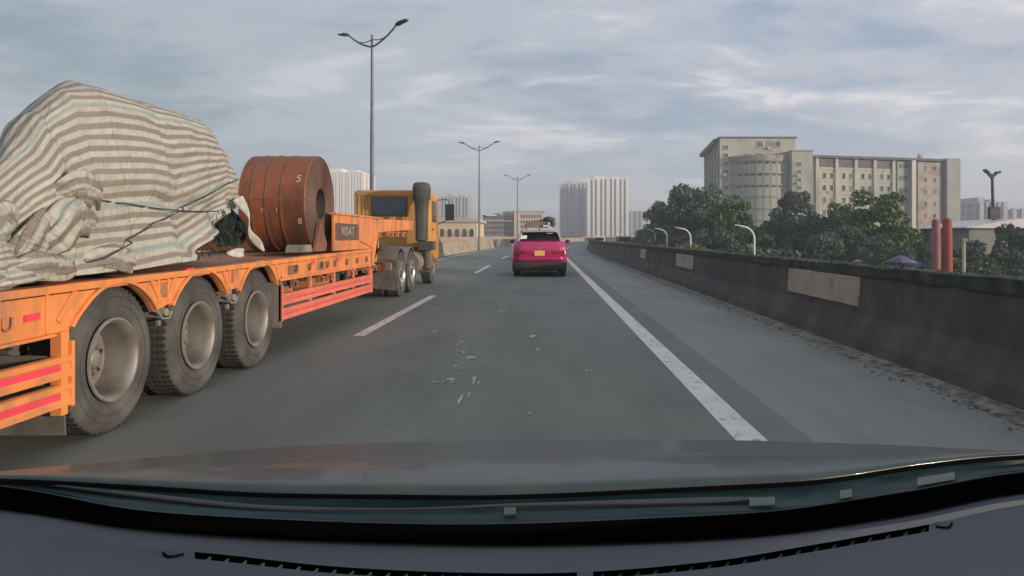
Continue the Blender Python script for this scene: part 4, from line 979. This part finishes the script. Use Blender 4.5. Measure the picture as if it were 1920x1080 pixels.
# pilasters and floor bands of the wing
q = MB(); bays = []
xb = 69.3
while xb < 91.5: bays.append(xb); xb += 5.55
def slab(x_a, x_b, z_a, z_b, pr, mb=None): mb.hexa([(x_a, yw(x_a)-pr, z_a), (x_b, yw(x_b)-pr, z_a), (x_b, yw(x_b)+.1, z_a), (x_a, yw(x_a)+.1, z_a)], [(x_a, yw(x_a)-pr, z_b), (x_b, yw(x_b)-pr, z_b), (x_b, yw(x_b)+.1, z_b), (x_a, yw(x_a)+.1, z_b)])
for xb in bays+[bays[-1]+5.55]: slab(xb-.45, xb+.45, GZ, Ztop-.12, .45, q)
for k in range(9): slab(69.3, bays[-1]+5.55, Ztop-2.95-k*FH-.0, Ztop-2.95-k*FH+.28, .22, q)
q.build('pilaster_grid', BST, ob)
q = MB(); 
for xb in bays: slab(xb+.55, xb+5.0, Ztop-2.4, Ztop-.45, .02, q)
q.build('roof_loggia', ROOFD, ob)
for k in range(0, 7):
    for xb in bays:
        for o_ in (1.72, 3.83):
            x = xb+o_; z = Ztop-1.35-k*FH
            if k == 0: q = MB(); slab(x-.85, x+.85, z-.75, z+.75, .05, q); q.build('window', WING, ob)
            else: window(x, yw(x)-.02, z, 1.5, 1.35, bars=1)
# recess between stair tower and wing, stair strips
q = MB(); slab(66.6, 68.7, GZ, Ztop-.5, .03, q); q.build('recess_wall', BGR, ob)
for k in range(7):
    q = MB(); slab(66.9, 68.2, Ztop-2.3-k*FH, Ztop-1.0-k*FH, .06, q); q.build('window', WING, ob)
# right end: recessed dark bay, white fin, stained block, end tower
q = MB(); slab(92.4, 96.0, GZ, Ztop-.5, .6, q); q.build('grey_bay', BGR, ob)
for k in range(7):
    q = MB(); slab(92.9, 95.4, Ztop-2.2-k*FH, Ztop-1.1-k*FH, .66, q); q.build('window', WING, ob)
q = MB(); slab(96.1, 97.3, GZ, Ztop-.2, 1.9, q); q.build('white_fin', WFR, ob)
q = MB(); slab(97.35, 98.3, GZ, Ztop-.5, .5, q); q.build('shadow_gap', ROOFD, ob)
q = MB(); slab(98.3, 105.4, GZ, Ztop-.5, 1.2, q); q.build('stained_wall', BRED, ob)
for k in range(7):
    for x in (100.2, 103.0): window(x, yw(x)-1.22, Ztop-2.0-k*FH, 1.3, 1.1, bars=1)
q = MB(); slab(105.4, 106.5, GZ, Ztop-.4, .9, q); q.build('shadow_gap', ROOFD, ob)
q = MB(); slab(106.5, 110.6, GZ, Ztop+.6, 2.4, q); q.hexa([(106.5, yw(106.5), GZ), (110.6, yw(110.6), GZ), (110.6, yw(110.6)+14, GZ), (106.5, yw(106.5)+14, GZ)], [(106.5, yw(106.5), Ztop+.55), (110.6, yw(110.6), Ztop+.55), (110.6, yw(110.6)+14, Ztop+.55), (106.5, yw(106.5)+14, Ztop+.55)]); q.build('end_tower', BGR, ob)
q = MB(); q.hexa([(x1, yw(x1), GZ), (106.5, yw(106.5), GZ), (106.5, yw(106.5)+14, GZ), (x1, yw(x1)+14, GZ)], [(x1, yw(x1), Ztop-.45), (106.5, yw(106.5), Ztop-.45), (106.5, yw(106.5)+14, Ztop-.45), (x1, yw(x1)+14, Ztop-.45)]); q.hexa([(x1+1.5, yw(x1)-1.3, Ztop-.1), (107, yw(107)-1.3, Ztop-.1), (107, yw(107)+14, Ztop-.1), (x1+1.5, yw(x1)+14, Ztop-.1)], [(x1+1.5, yw(x1)-1.3, Ztop+.5), (107, yw(107)-1.3, Ztop+.5), (107, yw(107)+14, Ztop+.5), (x1+1.5, yw(x1)+14, Ztop+.5)]); q.build('end_block', ROOFD, ob)
# main block
ZM = HC+(443-259)*183/1350; X0, X1 = 44.7, 63.9; YM = 183
q = MB(); q.hexa([(X0, YM, GZ), (X1, YM, GZ), (X1+1, YM+36, GZ), (X0+4.2, YM+36, GZ)], [(X0, YM, ZM), (X1, YM, ZM), (X1+1, YM+36, ZM), (X0+4.2, YM+36, ZM)]); q.build('main_wall', BST, ob)
q = MB(); q.box(X0-.3, X1+.3, YM-.3, YM+2, ZM, ZM+.35); q.hexa([(X0-1.1, YM+2, ZM-.9), (X0+.2, YM+2, ZM-.9), (X0+4.2, YM+36, ZM-.9), (X0+2.6, YM+36, ZM-.9)], [(X0-1.1, YM+2, ZM+.1), (X0+.2, YM+2, ZM+.1), (X0+4.2, YM+36, ZM+.1), (X0+2.6, YM+36, ZM+.1)]); q.build('roof_edge', ROOFD, ob)
sdx = Vector((4.2, 36)).normalized(); nn_ = (-sdx.y, sdx.x)
for k in range(7):
    for j in range(5):
        yy = YM+5+j*6.4; xx = X0+(yy-YM)*4.2/36
        window(xx, yy, ZM-2.6-k*FH, 2.4, 1.5, ny=nn_, bars=1)
q = MB()
for j in (0, 1, 2, 3, 4, 5):
    yy = YM+1.8+j*6.4; xx = X0+(yy-YM)*4.2/36; q.box(xx-.35, xx+.1, yy-.3, yy+.3, GZ, ZM-.9)
q.build('side_pilasters', BGR, ob)
for k in range(7): window(X0+1.55+.0*k, YM-.02, ZM-2.3-k*2.05, 1.15, .95, bars=1)
for (px, py) in ((1425, 270), (1444, 270), (1458, 270)): window((px-1020)*YM/1350, YM-.02, HC+(443-py)*YM/1350, 1.35, 1.3, bars=1)
for (px, py) in ((1403, 291.5), (1425, 291.5)): window((px-1020)*YM/1350, YM-.02, HC+(443-py)*YM/1350, 1.5, 1.0, bars=3)
# curved front
CCx, CCy, CR = 55.6, 189.5, 10.4; ZC = HC+(443-292)*180/1350
A0, A1 = R(208), R(322)
def arc(rad, n=24, a0=A0, a1=A1): return [(CCx+rad*math.cos(a0+(a1-a0)*k/n), CCy+rad*math.sin(a0+(a1-a0)*k/n)) for k in range(n+1)]
q = MB(); P_ = arc(CR); q.grid([[(x, y, GZ) for x, y in P_], [(x, y, ZC-1.2) for x, y in P_]]); q.build('curved_glass_front', CURT, ob, smooth=True)
q = MB()
for k in range(9):
    zz = ZC-1.2-k*2.95
    for (ra, rb, za, zb) in (((CR+.02), CR+.30, zz-.30, zz),):
        a_, b_ = arc(ra), arc(rb); q.grid([[(x, y, za) for x, y in a_], [(x, y, za) for x, y in b_], [(x, y, zb) for x, y in b_], [(x, y, zb) for x, y in a_]], closed=False)
q.build('floor_bands', BGR, ob)
q = MB(); a_, b_ = arc(CR-.5), arc(CR+.45); q.grid([[(x, y, ZC-1.25) for x, y in b_], [(x, y, ZC+.1) for x, y in b_], [(x, y, ZC+.1) for x, y in a_]]); q.build('parapet', BRED, ob)
q = MB()
for k in range(0, 25, 2):
    x, y = arc(CR+.02)[k]; q.box(x-.05, x+.05, y-.05, y+.05, GZ, ZC-1.2)
q.build('mullions', BGR, ob)
for k in range(8):
    for j in range(7):
        a = A0+(A1-A0)*(j+2.5)/12; zz = ZC-1.75-k*2.95
        if k < 3: q = MB(); q.hexa([(CCx+(CR+d_)*math.cos(a+e_), CCy+(CR+d_)*math.sin(a+e_), zz-.28) for d_, e_ in ((.05, -.04), (.05, .04), (.12, .04), (.12, -.04))], [(CCx+(CR+d_)*math.cos(a+e_), CCy+(CR+d_)*math.sin(a+e_), zz+.28) for d_, e_ in ((.05, -.04), (.05, .04), (.12, .04), (.12, -.04))]); q.build('window', WING, ob)
# stair tower between the curved front and the wing
ZS = HC+(443-284)*179/1350
q = MB(); q.box(61.5, 66.6, 178.5, 196, GZ, ZS); q.build('stair_tower', BST, ob)
q = MB(); q.box(61.3, 66.8, 178.3, 196.2, ZS, ZS+.3); q.build('stair_tower_coping', BGR, ob)
q = MB(); q.box(61.9, 62.2, 178.42, 178.5, GZ, ZS-2); q.build('downpipe', WFR, ob)
for k in range(9): window(63.2, 178.48, ZS-3.2-k*1.95, 1.15, .85, bars=1)
q = MB(); q.box(99.5, 100.3, 191, 192, Ztop+.5, Ztop+1.5); q.tube([(99.9, 191.5, Ztop+.5), (99.7, 191.5, Ztop+2.2)], .12, 6); q.build('rooftop_vent', BGR, ob)

# towers: shaft, vertical fins, balcony stacks
def tower_mat(name, wallc, winc, fl=3.2, cw=2.2):
    m = bpy.data.materials.new(name); m.use_nodes = True; t, b = nodes_of(m); L = t.links.new
    g_ = t.nodes.new('ShaderNodeTexCoord'); sp = t.nodes.new('ShaderNodeSeparateXYZ'); L(g_.outputs['Object'], sp.inputs[0])
    def M(op, a, b_=None):
        n = t.nodes.new('ShaderNodeMath'); n.operation = op
        for i, v in ((0, a), (1, b_)):
            if v is None: continue
            if isinstance(v, (int, float)): n.inputs[i].default_value = v
            else: L(v, n.inputs[i])
        return n.outputs[0]
    fz = M('FRACT', M('MULTIPLY', sp.outputs[2], 1/fl)); fx = M('FRACT', M('MULTIPLY', M('ADD', sp.outputs[0], sp.outputs[1]), 1/cw))
    w = M('MULTIPLY', M('MULTIPLY', M('GREATER_THAN', fz, .38), M('LESS_THAN', fz, .86)), M('MULTIPLY', M('GREATER_THAN', fx, .22), M('LESS_THAN', fx, .80)))
    n = t.nodes.new('ShaderNodeMix'); n.data_type = 'RGBA'; L(w, n.inputs[0]); n.inputs[6].default_value = (*wallc, 1); n.inputs[7].default_value = (*winc, 1)
    L(n.outputs[2], b.inputs['Base Color']); b.inputs['Roughness'].default_value = .6; return m
TWW = tower_mat('white_tower_facade', (.36, .34, .33), (.14, .13, .13))
TWG = tower_mat('grey_tower_facade', (.36, .37, .37), (.14, .16, .17))
TWF = mat('white_tower_fin', (.72, .70, .67), rough=.8)
TGF = mat('grey_tower_fin', (.40, .41, .41), rough=.8)
def tower(px0, px1, pytop, D, label, fm, wm, nf=6, depth=24, cat='apartment tower', pybot=None, steps=((0, 1, 0),), crown=True, finw=.5):
    X0_, X1_ = (px0-1020)*D/1350, (px1-1020)*D/1350; zt = HC+(443-pytop)*D/1350
    t_ = thing('apartment_tower', ((X0_+X1_)/2, D, GZ), label, cat)
    W_ = X1_-X0_
    for (a, b_, dz__) in steps:
        q = MB(); q.box(X0_+a*W_, X0_+b_*W_, D+(.0 if dz__ == 0 else 1.5), D+depth-(0 if dz__ == 0 else 1.2), GZ, zt+dz__); q.build('tower_block', wm, t_)
    q = MB()
    for k in range(nf+1):
        x = X0_+W_*k/nf; w = finw*(1 if k % 2 else 1.7)
        ztk = zt+.6
        for (a, b_, dz__) in steps:
            if a <= k/nf <= b_: ztk = zt+dz__+.6
        q.box(x-w, x+w, D-1.2, D+.2, GZ, ztk)
    for k in range(4):
        yy = D+depth*(k+.5)/4; q.box(X0_-.6, X0_, yy-.8, yy+.8, GZ, zt-1) if X0_ > 0 else q.box(X1_, X1_+.6, yy-.8, yy+.8, GZ, zt+.4)
    q.build('facade_fin', fm, t_)
    if crown:
        q = MB(); q.box(X0_+W_*.15, X0_+W_*.45, D+4, D+depth-4, zt, zt+2.6); q.box(X0_+W_*.6, X0_+W_*.85, D+3, D+depth-3, zt, zt+1.8); q.build('roof_plant', fm, t_)
    return t_
tower(600, 680, 325, 330, 'white ribbed apartment tower seen between the steel coil and the yellow cab', TWF, TWW, nf=14, finw=.42)
tower(826, 878, 370, 430, 'grey ribbed apartment tower just right of the yellow truck cab', TGF, TWG, nf=8, finw=.5)
tower(1052, 1104, 345, 560, 'lower grey blue apartment tower, left one of the pair beyond the magenta car', TGF, TWG, nf=7, depth=30, finw=.6)
tower(1104, 1176, 336, 520, 'tallest white apartment tower, right one of the pair beyond the magenta car', TWF, TWW, nf=8, depth=26, finw=.7)
tower(1184, 1203, 396, 700, 'faint hazy pinkish block right of the apartment towers', mat('pinkish_render', (.42, .36, .35), rough=.8), TWG, nf=2, crown=False)
tower(1838, 1882, 381, 300, 'low grey block behind the floodlight pole at the far right', TGF, TWG, nf=4, crown=True)
tower(1900, 1960, 392, 330, 'low dark grey block cut by the right edge of the photo', TGF, TWG, nf=4, crown=False)
# cream arcade building
CRM = mat('cream_render', (.66, .53, .36), (.60, .48, .33), scale=.3, rough=.85)
CRG = mat('taupe_facade', (.30, .25, .215), (.26, .22, .19), scale=.3, rough=.85)
PNK = mat('pale_pink_render', (.60, .48, .42), (.55, .44, .38), scale=.3, rough=.85)
ar = thing('arcade_building', (-21, 150, GZ), 'low cream building with a row of arched windows left of the road', 'building')
D = 150; U = D/1350
q = MB(); q.box((790-1020)*U, (894-1020)*U, D, D+18, GZ, HC+(443-417)*U); q.build('wall', CRM, ar)
q = MB(); q.box((786-1020)*U, (900-1020)*U, D-.5, D+18.5, HC+(443-417)*U, HC+(443-413.5)*U); q.prism([((790-1020)*U, HC+(443-413.5)*U), ((899-1020)*U, HC+(443-413.5)*U), ((896-1020)*U, HC+(443-410)*U), ((848-1020)*U, HC+(443-408)*U), ((806-1020)*U, HC+(443-407)*U)], D, D+18, 'xz'); q.build('roof', mat('pale_roof', (.40, .37, .35), rough=.8), ar)
for px in (801, 815, 829, 843, 857, 871, 884):
    x = (px-1020)*U; zb = HC+(443-444)*U; zt = HC+(443-433)*U; r_ = .45
    q = MB(); q.prism([(x-r_, zb), (x+r_, zb)]+[(x+r_*math.cos(a), zt+r_*math.sin(a)) for a in [math.pi*k/8 for k in range(9)]], D-.04, D+.1, 'xz', m=1)
    q.prism([(x-r_-.16, zb), (x-r_, zb), (x-r_, zt), (x-r_-.16, zt)], D-.12, D, 'xz'); q.prism([(x+r_, zb), (x+r_+.16, zb), (x+r_+.16, zt), (x+r_, zt)], D-.12, D, 'xz')
    q.build('arched_window', [CRM, WING], ar)
ht = thing('long_hotel', (-15, 290, GZ), 'long taupe and pale pink hotel with rows of tall windows beyond the median', 'building')
D = 290; U = D/1350; P2 = lambda px: (px-1020)*U; Z2 = lambda py: HC+(443-py)*U
q = MB(); q.box(P2(905), P2(966), D, D+22, GZ, Z2(403)); q.build('taupe_wall', CRG, ht)
q = MB(); q.prism([(P2(905), Z2(403)), (P2(966), Z2(403)), (P2(966), Z2(396)), (P2(948), Z2(395)), (P2(932), Z2(400)), (P2(912), Z2(401))], D+1, D+20, 'xz'); q.build('roof', mat('grey_mansard', (.28, .27, .27), rough=.8), ht)
for (a, b_, zz) in ((904, 912, 399), (911, 931, 401), (938, 943, 398), (955, 962, 396)):
    q = MB(); q.prism([(P2(a), Z2(zz+4)), (P2(b_), Z2(zz+4)), (P2(b_), Z2(zz+2)), (P2((a+b_)/2), Z2(zz)), (P2(a), Z2(zz+2))], D-1, D, 'xz'); q.build('pediment', TWF, ht)
q = MB(); q.box(P2(966), P2(1019), D-1, D+20, GZ, Z2(396.5)); q.box(P2(964), P2(973), D-2, D-1, GZ, Z2(395)); q.build('pink_wall', PNK, ht)
q = MB(); q.box(P2(903), P2(1021), D-1.6, D-1.0, Z2(415), Z2(413.8)); q.box(P2(964), P2(1021), D-1.6, D+20, Z2(397), Z2(395.5)); q.build('cornice', CRM, ht)
for r_ in range(4):
    for k in range(12):
        px = 909+k*4.7; q = MB(); zc_ = Z2(408+r_*9.5); q.box(P2(px)-.28, P2(px)+.28, D-.06, D+.2, zc_-.75, zc_+.75); q.build('window', WING, ht)
for r_ in range(4):
    for k in range(8):
        px = 978+k*5.0; q = MB(); zc_ = Z2(406+r_*9.5); q.box(P2(px)-.28, P2(px)+.28, D-1.06, D-.8, zc_-.7, zc_+.7); q.build('window', WING, ht)
# white shed at the far right
sh = thing('white_shed', (39.6, 60, GZ), 'low shed with a white roof among the trees at the far right', 'shed')
D = 62; q = MB(); q.box(36.6, 47, D, D+8, GZ, HC+(443-428)*D/1350); q.build('wall', BGR, sh)
q = MB(); zz = HC+(443-428)*D/1350; q.prism([(36.2, zz), (47.4, zz), (47.4, zz+.25), (41, zz+.85), (36.2, zz+.1)], D-.4, D+8.4, 'xz'); q.build('roof', WHITEP, sh)

# ---------------------------------------------------------------- roadside things beyond the right barrier
def at(px, D, z=None): return ((px-1020)*D/1350, D)
REDB = mat('faded_red_cloth', (.30, .065, .055), (.24, .055, .045), scale=1.5, rough=.8)
PKB = mat('pinkish_red_cloth', (.30, .12, .105), (.24, .095, .08), scale=1.5, rough=.8)
for (px, w, mt, lab, top) in ((1755, .27, PKB, 'faded pinkish banner column left of the brighter red one', 411), (1776, .30, REDB, 'bright red banner column right of the pinkish one', 409)):
    x, y = at(px, 42); zt = HC+(443-top)*42/1350
    t_ = thing('banner_column', (x, y, GZ), lab, 'banner')
    q = MB(); q.lathe([(0, w*.9), (3, w), (6, w*.95), (zt-GZ-.15, w*.85), (zt-GZ, w*.5), (zt-GZ, 0)], (x, y, GZ), 'z', 20); q.build('column', mt, t_, smooth=40)
    q = MB(); q.box(x-.7, x+.7, y-.7, y+.7, GZ, GZ+.3); q.build('base', BGR, t_)
x, y = at(1807, 40); t_ = thing('thin_post', (x, y, GZ), 'thin pale post standing right of the red banner columns', 'post')
q = MB(); q.tube([(x, y, GZ), (x, y, HC+(443-448)*40/1350)], .09, 8); q.build('shaft', mat('olive_pale_post', (.36, .35, .24), rough=.7), t_, smooth=True)
q = MB(); q.box(x-.16, x+.16, y-.1, y+.1, HC-.3, HC-.1); q.build('cap', GREYSTEEL, t_, bevel=.02)
def umbrella(px, D, z, rad, mt, lab, nm='market_umbrella'):
    x, y = at(px, D); t_ = thing(nm, (x, y, GZ), lab, 'umbrella')
    q = MB(); rows = []
    for k, (r_, dz_) in enumerate(((.02, .32), (.3, .26), (.65, .14), (1, 0))):
        rows.append([(x+rad*r_*(1-.05*math.cos(8*a)*r_)*math.cos(a), y+rad*r_*(1-.05*math.cos(8*a)*r_)*math.sin(a), z+dz_*rad*1.6) for a in [2*math.pi*j/32 for j in range(32)]])
    q.grid(rows, closed=True); q.build('canopy', mt, t_, smooth=40, solid=.02)
    q = MB(); q.tube([(x, y, GZ), (x, y, z+.3*rad)], .035, 8); q.build('pole', GREYSTEEL, t_)
BLU = mat('violet_blue_cloth', (.09, .09, .17), (.12, .12, .20), scale=1.5, rough=.8)
umbrella(1688, 48, -.4, .95, BLU, 'violet blue market umbrella, left one of the two beyond the barrier')
umbrella(1712, 51, -.85, 1.0, BLU, 'violet blue market umbrella, right one of the two beyond the barrier')
umbrella(1607, 46, -.35, .42, PKB, 'small closed looking red umbrella in front of the dark trees')
STW = mat('dull_white_sheet', (.40, .42, .42), (.26, .30, .30), scale=1.2, rough=.8)
stalls = [(1490, 60, 2.6, -.85, 'long thin white awning nearest the office building trees'), (1565, 55, 1.2, -1.0, 'small pale awning left of the red umbrella'), (1640, 50, 1.5, -1.1, 'pale green awning between the red and the blue umbrellas'), (1735, 52, 1.8, -1.5, 'grey awning between the blue umbrellas and the red columns'), (1840, 44, 2.0, -1.7, 'grey white awning right of the thin post'), (1900, 42, 1.9, -2.0, 'dull awning at the far right beyond the barrier')]
for i, (px, D, w, z, lab) in enumerate(stalls):
    x, y = at(px, D); t_ = thing('market_stall', (x, y, GZ), lab, 'stall')
    q = MB(); q.hexa([(x-w, y-1, z-.12), (x+w, y-1, z-.16), (x+w, y+1.5, z+.15), (x-w, y+1.5, z+.2)], [(x-w, y-1, z-.05), (x+w, y-1, z-.1), (x+w, y+1.5, z+.22), (x-w, y+1.5, z+.27)]); q.build('awning', STW, t_)
    q = MB()
    for sx in (-1, 1):
        for yy in (-.9, 1.4): q.tube([(x+sx*w*.95, y+yy, GZ), (x+sx*w*.95, y+yy, z)], .05, 6)
    q.build('posts', GREYSTEEL, t_)
    q = MB(); q.box(x-w*.8, x+w*.8, y-.4, y+.4, GZ, GZ+1); q.build('counter', BGR, t_, bevel=.03)
# far parked vehicles and sign posts near the bend, right side
for i, (px, D, mt, lab) in enumerate(((1122, 118, WHITEP, 'small white van far away beyond the bend of the barrier'), (1168, 96, GREYSTEEL, 'small grey van beyond the far barrier near the white tower'))):
    x = (px-1020)*D/1350; t_ = thing('far_van', (x, D, -.9), lab, 'van')
    q = MB(); q.prism([(D-2.2, -.5), (D+2.2, -.5), (D+2.2, .35), (D+1.5, .55), (D+1.0, 1.35), (D-2.2, 1.35)], x-.85, x+.85); q.build('body', mt, t_, bevel=.08)
    q = MB(); q.box(x-.7, x+.7, D-2.23, D-2.19, .65, 1.15); q.build('window', DKGLASS, t_)

# ---------------------------------------------------------------- trees
BARK = mat('bark', (.085, .065, .05), (.05, .04, .03), scale=6, rough=.95)
def leafmat(nm, c, c2):
    return mat(nm, c, c2, scale=.55, mixlo=.35, mixhi=.65, rough=.75, dirt=tuple(v*.55 for v in c), dlo=.5, dhi=.75, dscale=1.7)
LF = [leafmat('dark_green_foliage', (.048, .088, .058), (.070, .120, .075)), leafmat('mid_green_foliage', (.085, .150, .050), (.125, .185, .062)), leafmat('olive_foliage', (.10, .125, .058), (.135, .150, .070)), leafmat('greyish_foliage', (.070, .095, .075), (.095, .120, .088))]
def crown_mesh(name, w, d, h, seed, lm, nclump=34, leaves=150, leaf=.26, low=.0):
    rd = random.Random(seed); vs_, fs_ = [], []
    for c_ in range(nclump):
        a = rd.random()*6.283; zf = rd.random()**.8; 
        rad = (1-abs(zf-.42)**2.0*1.9)**.5 if abs(zf-.42)**2*1.9 < 1 else .2
        rr2 = rad*rd.uniform(.25, .95); cx_c, cy_c, cz_c = w*rr2*math.cos(a), d*rr2*math.sin(a), h*zf
        cr_ = rd.uniform(.16, .30)*min(w, h*.7)
        for l in range(leaves):
            v = Vector((rd.gauss(0, 1), rd.gauss(0, 1), rd.gauss(0, 1))).normalized()*cr_*rd.uniform(.55, 1.08)
            v.z *= .75; p = Vector((cx_c, cy_c, cz_c))+v
            n1 = Vector((rd.gauss(0, 1), rd.gauss(0, 1), rd.gauss(0, .6)+.35)).normalized(); u_ = n1.orthogonal().normalized(); w_ = n1.cross(u_); s2 = leaf*rd.uniform(.5, 1.15); o = len(vs_)
            vs_ += [p-u_*s2*.5, p+w_*s2*.28+n1*s2*.08, p+u_*s2*.5, p-w_*s2*.28]; fs_.append((o, o+1, o+2, o+3))
    me = bpy.data.meshes.new(name); me.from_pydata([tuple(v) for v in vs_], [], fs_); me.materials.append(lm); return me
def trunk_mesh(w, h, seed, th):
    rd = random.Random(seed); q = MB(); q.tube([(0, 0, 0), (.05*w, 0, th*.5), (0, .05*w, th), (0.02, 0, th+h*.5)], [.22, .17, .13, .05], 8)
    for k in range(7):
        a = rd.random()*6.28; z = th*.75+rd.random()*h*.25; l = w*rd.uniform(.5, .85)
        q.tube([(0, 0, z), (l*.45*math.cos(a), l*.45*math.sin(a), z+h*.14), (l*math.cos(a), l*math.sin(a), z+h*rd.uniform(.22, .45))], [.09, .06, .02], 6)
    return q
protos = []
for i, (w, d_, h, lm, th) in enumerate(((3.6, 3.4, 6.6, LF[0], 4.0), (3.4, 3.2, 6.2, LF[1], 4.4), (3.9, 3.6, 5.6, LF[0], 3.6), (2.6, 2.6, 7.2, LF[3], 4.0), (3.2, 3.0, 5.4, LF[2], 3.5))):
    me = crown_mesh('crown', w, d_, h, 40+i, lm, nclump=44, leaves=230, leaf=.36); q = trunk_mesh(w, h, i, th); protos.append((me, q, th, h))
tmesh = {}
def tree(px, D, pytop, kind, label, wscale=1.0, zbase=GZ, group='trees between the road and the office building'):
    me, q, th, h = protos[kind]; x = (px-1020)*D/1350; ztop = HC+(443-pytop)*D/1350; H_ = ztop-zbase
    sc3 = H_/(th*.85+h*1.12); t_ = thing('tree', (x, D, zbase), label, 'tree', group)
    c = bpy.data.objects.new('crown', me); COL.objects.link(c); c.parent = t_; c.location = (0, 0, th*.85)
    if kind not in tmesh:
        k = q.build('trunk', BARK, None, smooth=True); tmesh[kind] = k.data; k.parent = t_
    else: k = bpy.data.objects.new('trunk', tmesh[kind]); COL.objects.link(k); k.parent = t_
    t_.scale = (sc3*wscale, sc3*wscale, sc3); t_.rotation_euler = (0, 0, (px*1.7+D) % 6.28); return t_
TR = [(1232, 108, 392, 0, 'dark tree with a sloping crown at the left end of the tree row', .8), (1262, 92, 360, 0, 'dark tree, second from the left end of the row', .8), (1298, 84, 347, 2, 'dark tall tree just left of the grey side of the office building', .85), (1336, 78, 374, 0, 'dark tree under the left corner of the office building', .9), (1380, 72, 362, 1, 'olive green round tree in front of the curved glass front', .78),
      (1482, 82, 345, 3, 'narrow greyish tree in front of the stair tower', .9), (1490, 70, 398, 0, 'dark tree below the curved glass front', .9), (1520, 66, 404, 2, 'dark broad tree below the start of the long wing', .95), (1575, 68, 376, 1, 'green tree left of the roundest crown before the wing', .8), (1638, 62, 352, 1, 'green tree with the roundest tall crown before the wing', 1.0),
      (1600, 58, 418, 0, 'dark tree below the two green crowns', 1.0), (1680, 66, 430, 2, 'dark low tree right of the round green tree', .9), (1735, 70, 428, 0, 'dark tree behind the red banner columns', .8), (1408, 62, 434, 0, 'dark tree behind the nearest curved lamp', .9), (1345, 64, 432, 2, 'dark low tree left of the nearest curved lamp', .9), (1290, 74, 428, 0, 'dark low tree around the second curved lamp', .9),
      (1795, 75, 440, 0, 'dark tree behind the thin pale post', 1.0), (1836, 72, 415, 2, 'dark tree left of the floodlight pole', .8), (1880, 60, 405, 3, 'slim dark tree around the foot of the floodlight pole', .55), (1920, 56, 422, 0, 'dark tree at the right edge of the photo', .9), (1250, 96, 425, 4, 'olive low tree at the bend below the first trees', .9), (1222, 120, 428, 4, 'small olive tree farthest left along the bend', .7), (1655, 52, 446, 0, 'dark low tree behind the red umbrella', .9), (1545, 54, 440, 2, 'dark low tree left of the red umbrella', .9), (1860, 50, 446, 0, 'dark low tree right of the thin post', .9)]
for a in TR: tree(*a[:5], wscale=a[5])
def bush(px, D, pytop, kind, label):
    me, q, th, h = protos[kind]; x = (px-1020)*D/1350; ztop = HC+(443-pytop)*D/1350; H_ = ztop-GZ
    o = bpy.data.objects.new('bush', me); COL.objects.link(o); o.location = (x, D, GZ+.05); o.scale = (H_/h/1.1,)*3; o.rotation_euler = (0, 0, px); tag(o, label, 'bush', 'bushes between the road and the tree row'); return o
for a in ((1210, 84, 446, 4, 'olive bush at the foot of the tree row near the bend'), (1330, 52, 462, 4, 'olive bush left of the nearest curved lamp'), (1440, 52, 466, 0, 'dark bush right of the nearest curved lamp'), (1505, 50, 468, 0, 'dark bush in front of the broad dark tree'), (1575, 46, 470, 0, 'dark bush left of the closed red umbrella'), (1760, 50, 470, 0, 'dark bush at the foot of the red banner columns'), (1270, 62, 455, 4, 'olive bush around the second curved lamp'), (1385, 50, 468, 2, 'dark bush directly below the nearest curved lamp'), (1820, 44, 486, 4, 'olive bush right of the thin post'), (1910, 42, 480, 0, 'dark bush at the right edge of the photo')): bush(*a)
# far soft line of trees closing the horizon
ff = MB(); rd = random.Random(5)
for i in range(9000):
    x = rd.uniform(-420, 420); y = rd.uniform(380, 460)+abs(x)*.25; hh = 3.5+2.5*noise.noise((x*.02, 1, 1))+3*abs(noise.noise((x*.07, 2, 2)))
    z = GZ+hh*rd.random()**.6+1.2; s_ = rd.uniform(1, 2.4); n1 = Vector((rd.gauss(0, 1), rd.gauss(0, 1), rd.gauss(0, 1))).normalized(); u_ = n1.orthogonal().normalized()*s_; w_ = n1.cross(u_)*.6; p = Vector((x, y, z)); ff.add([p-u_, p+w_, p+u_, p-w_], [(0, 1, 2, 3)])
tag(ff.build('far_woodland', LF[0], recalc=False), 'low far band of dark trees closing the horizon', 'woodland', kind='stuff')

# ---------------------------------------------------------------- hazy morning air
hm = bpy.data.materials.new('morning_haze'); hm.use_nodes = True; t = hm.node_tree; t.nodes.clear()
pv = t.nodes.new('ShaderNodeVolumePrincipled'); pv.inputs['Color'].default_value = (.86, .90, 1, 1); pv.inputs['Density'].default_value = .0011; pv.inputs['Anisotropy'].default_value = .1
oo = t.nodes.new('ShaderNodeOutputMaterial'); t.links.new(pv.outputs[0], oo.inputs['Volume'])
q = MB(); q.box(-3600, 3600, -500, 4600, -9.5, 62); tag(q.build('haze', hm), 'thin blue grey morning haze over the city', 'haze', kind='stuff')
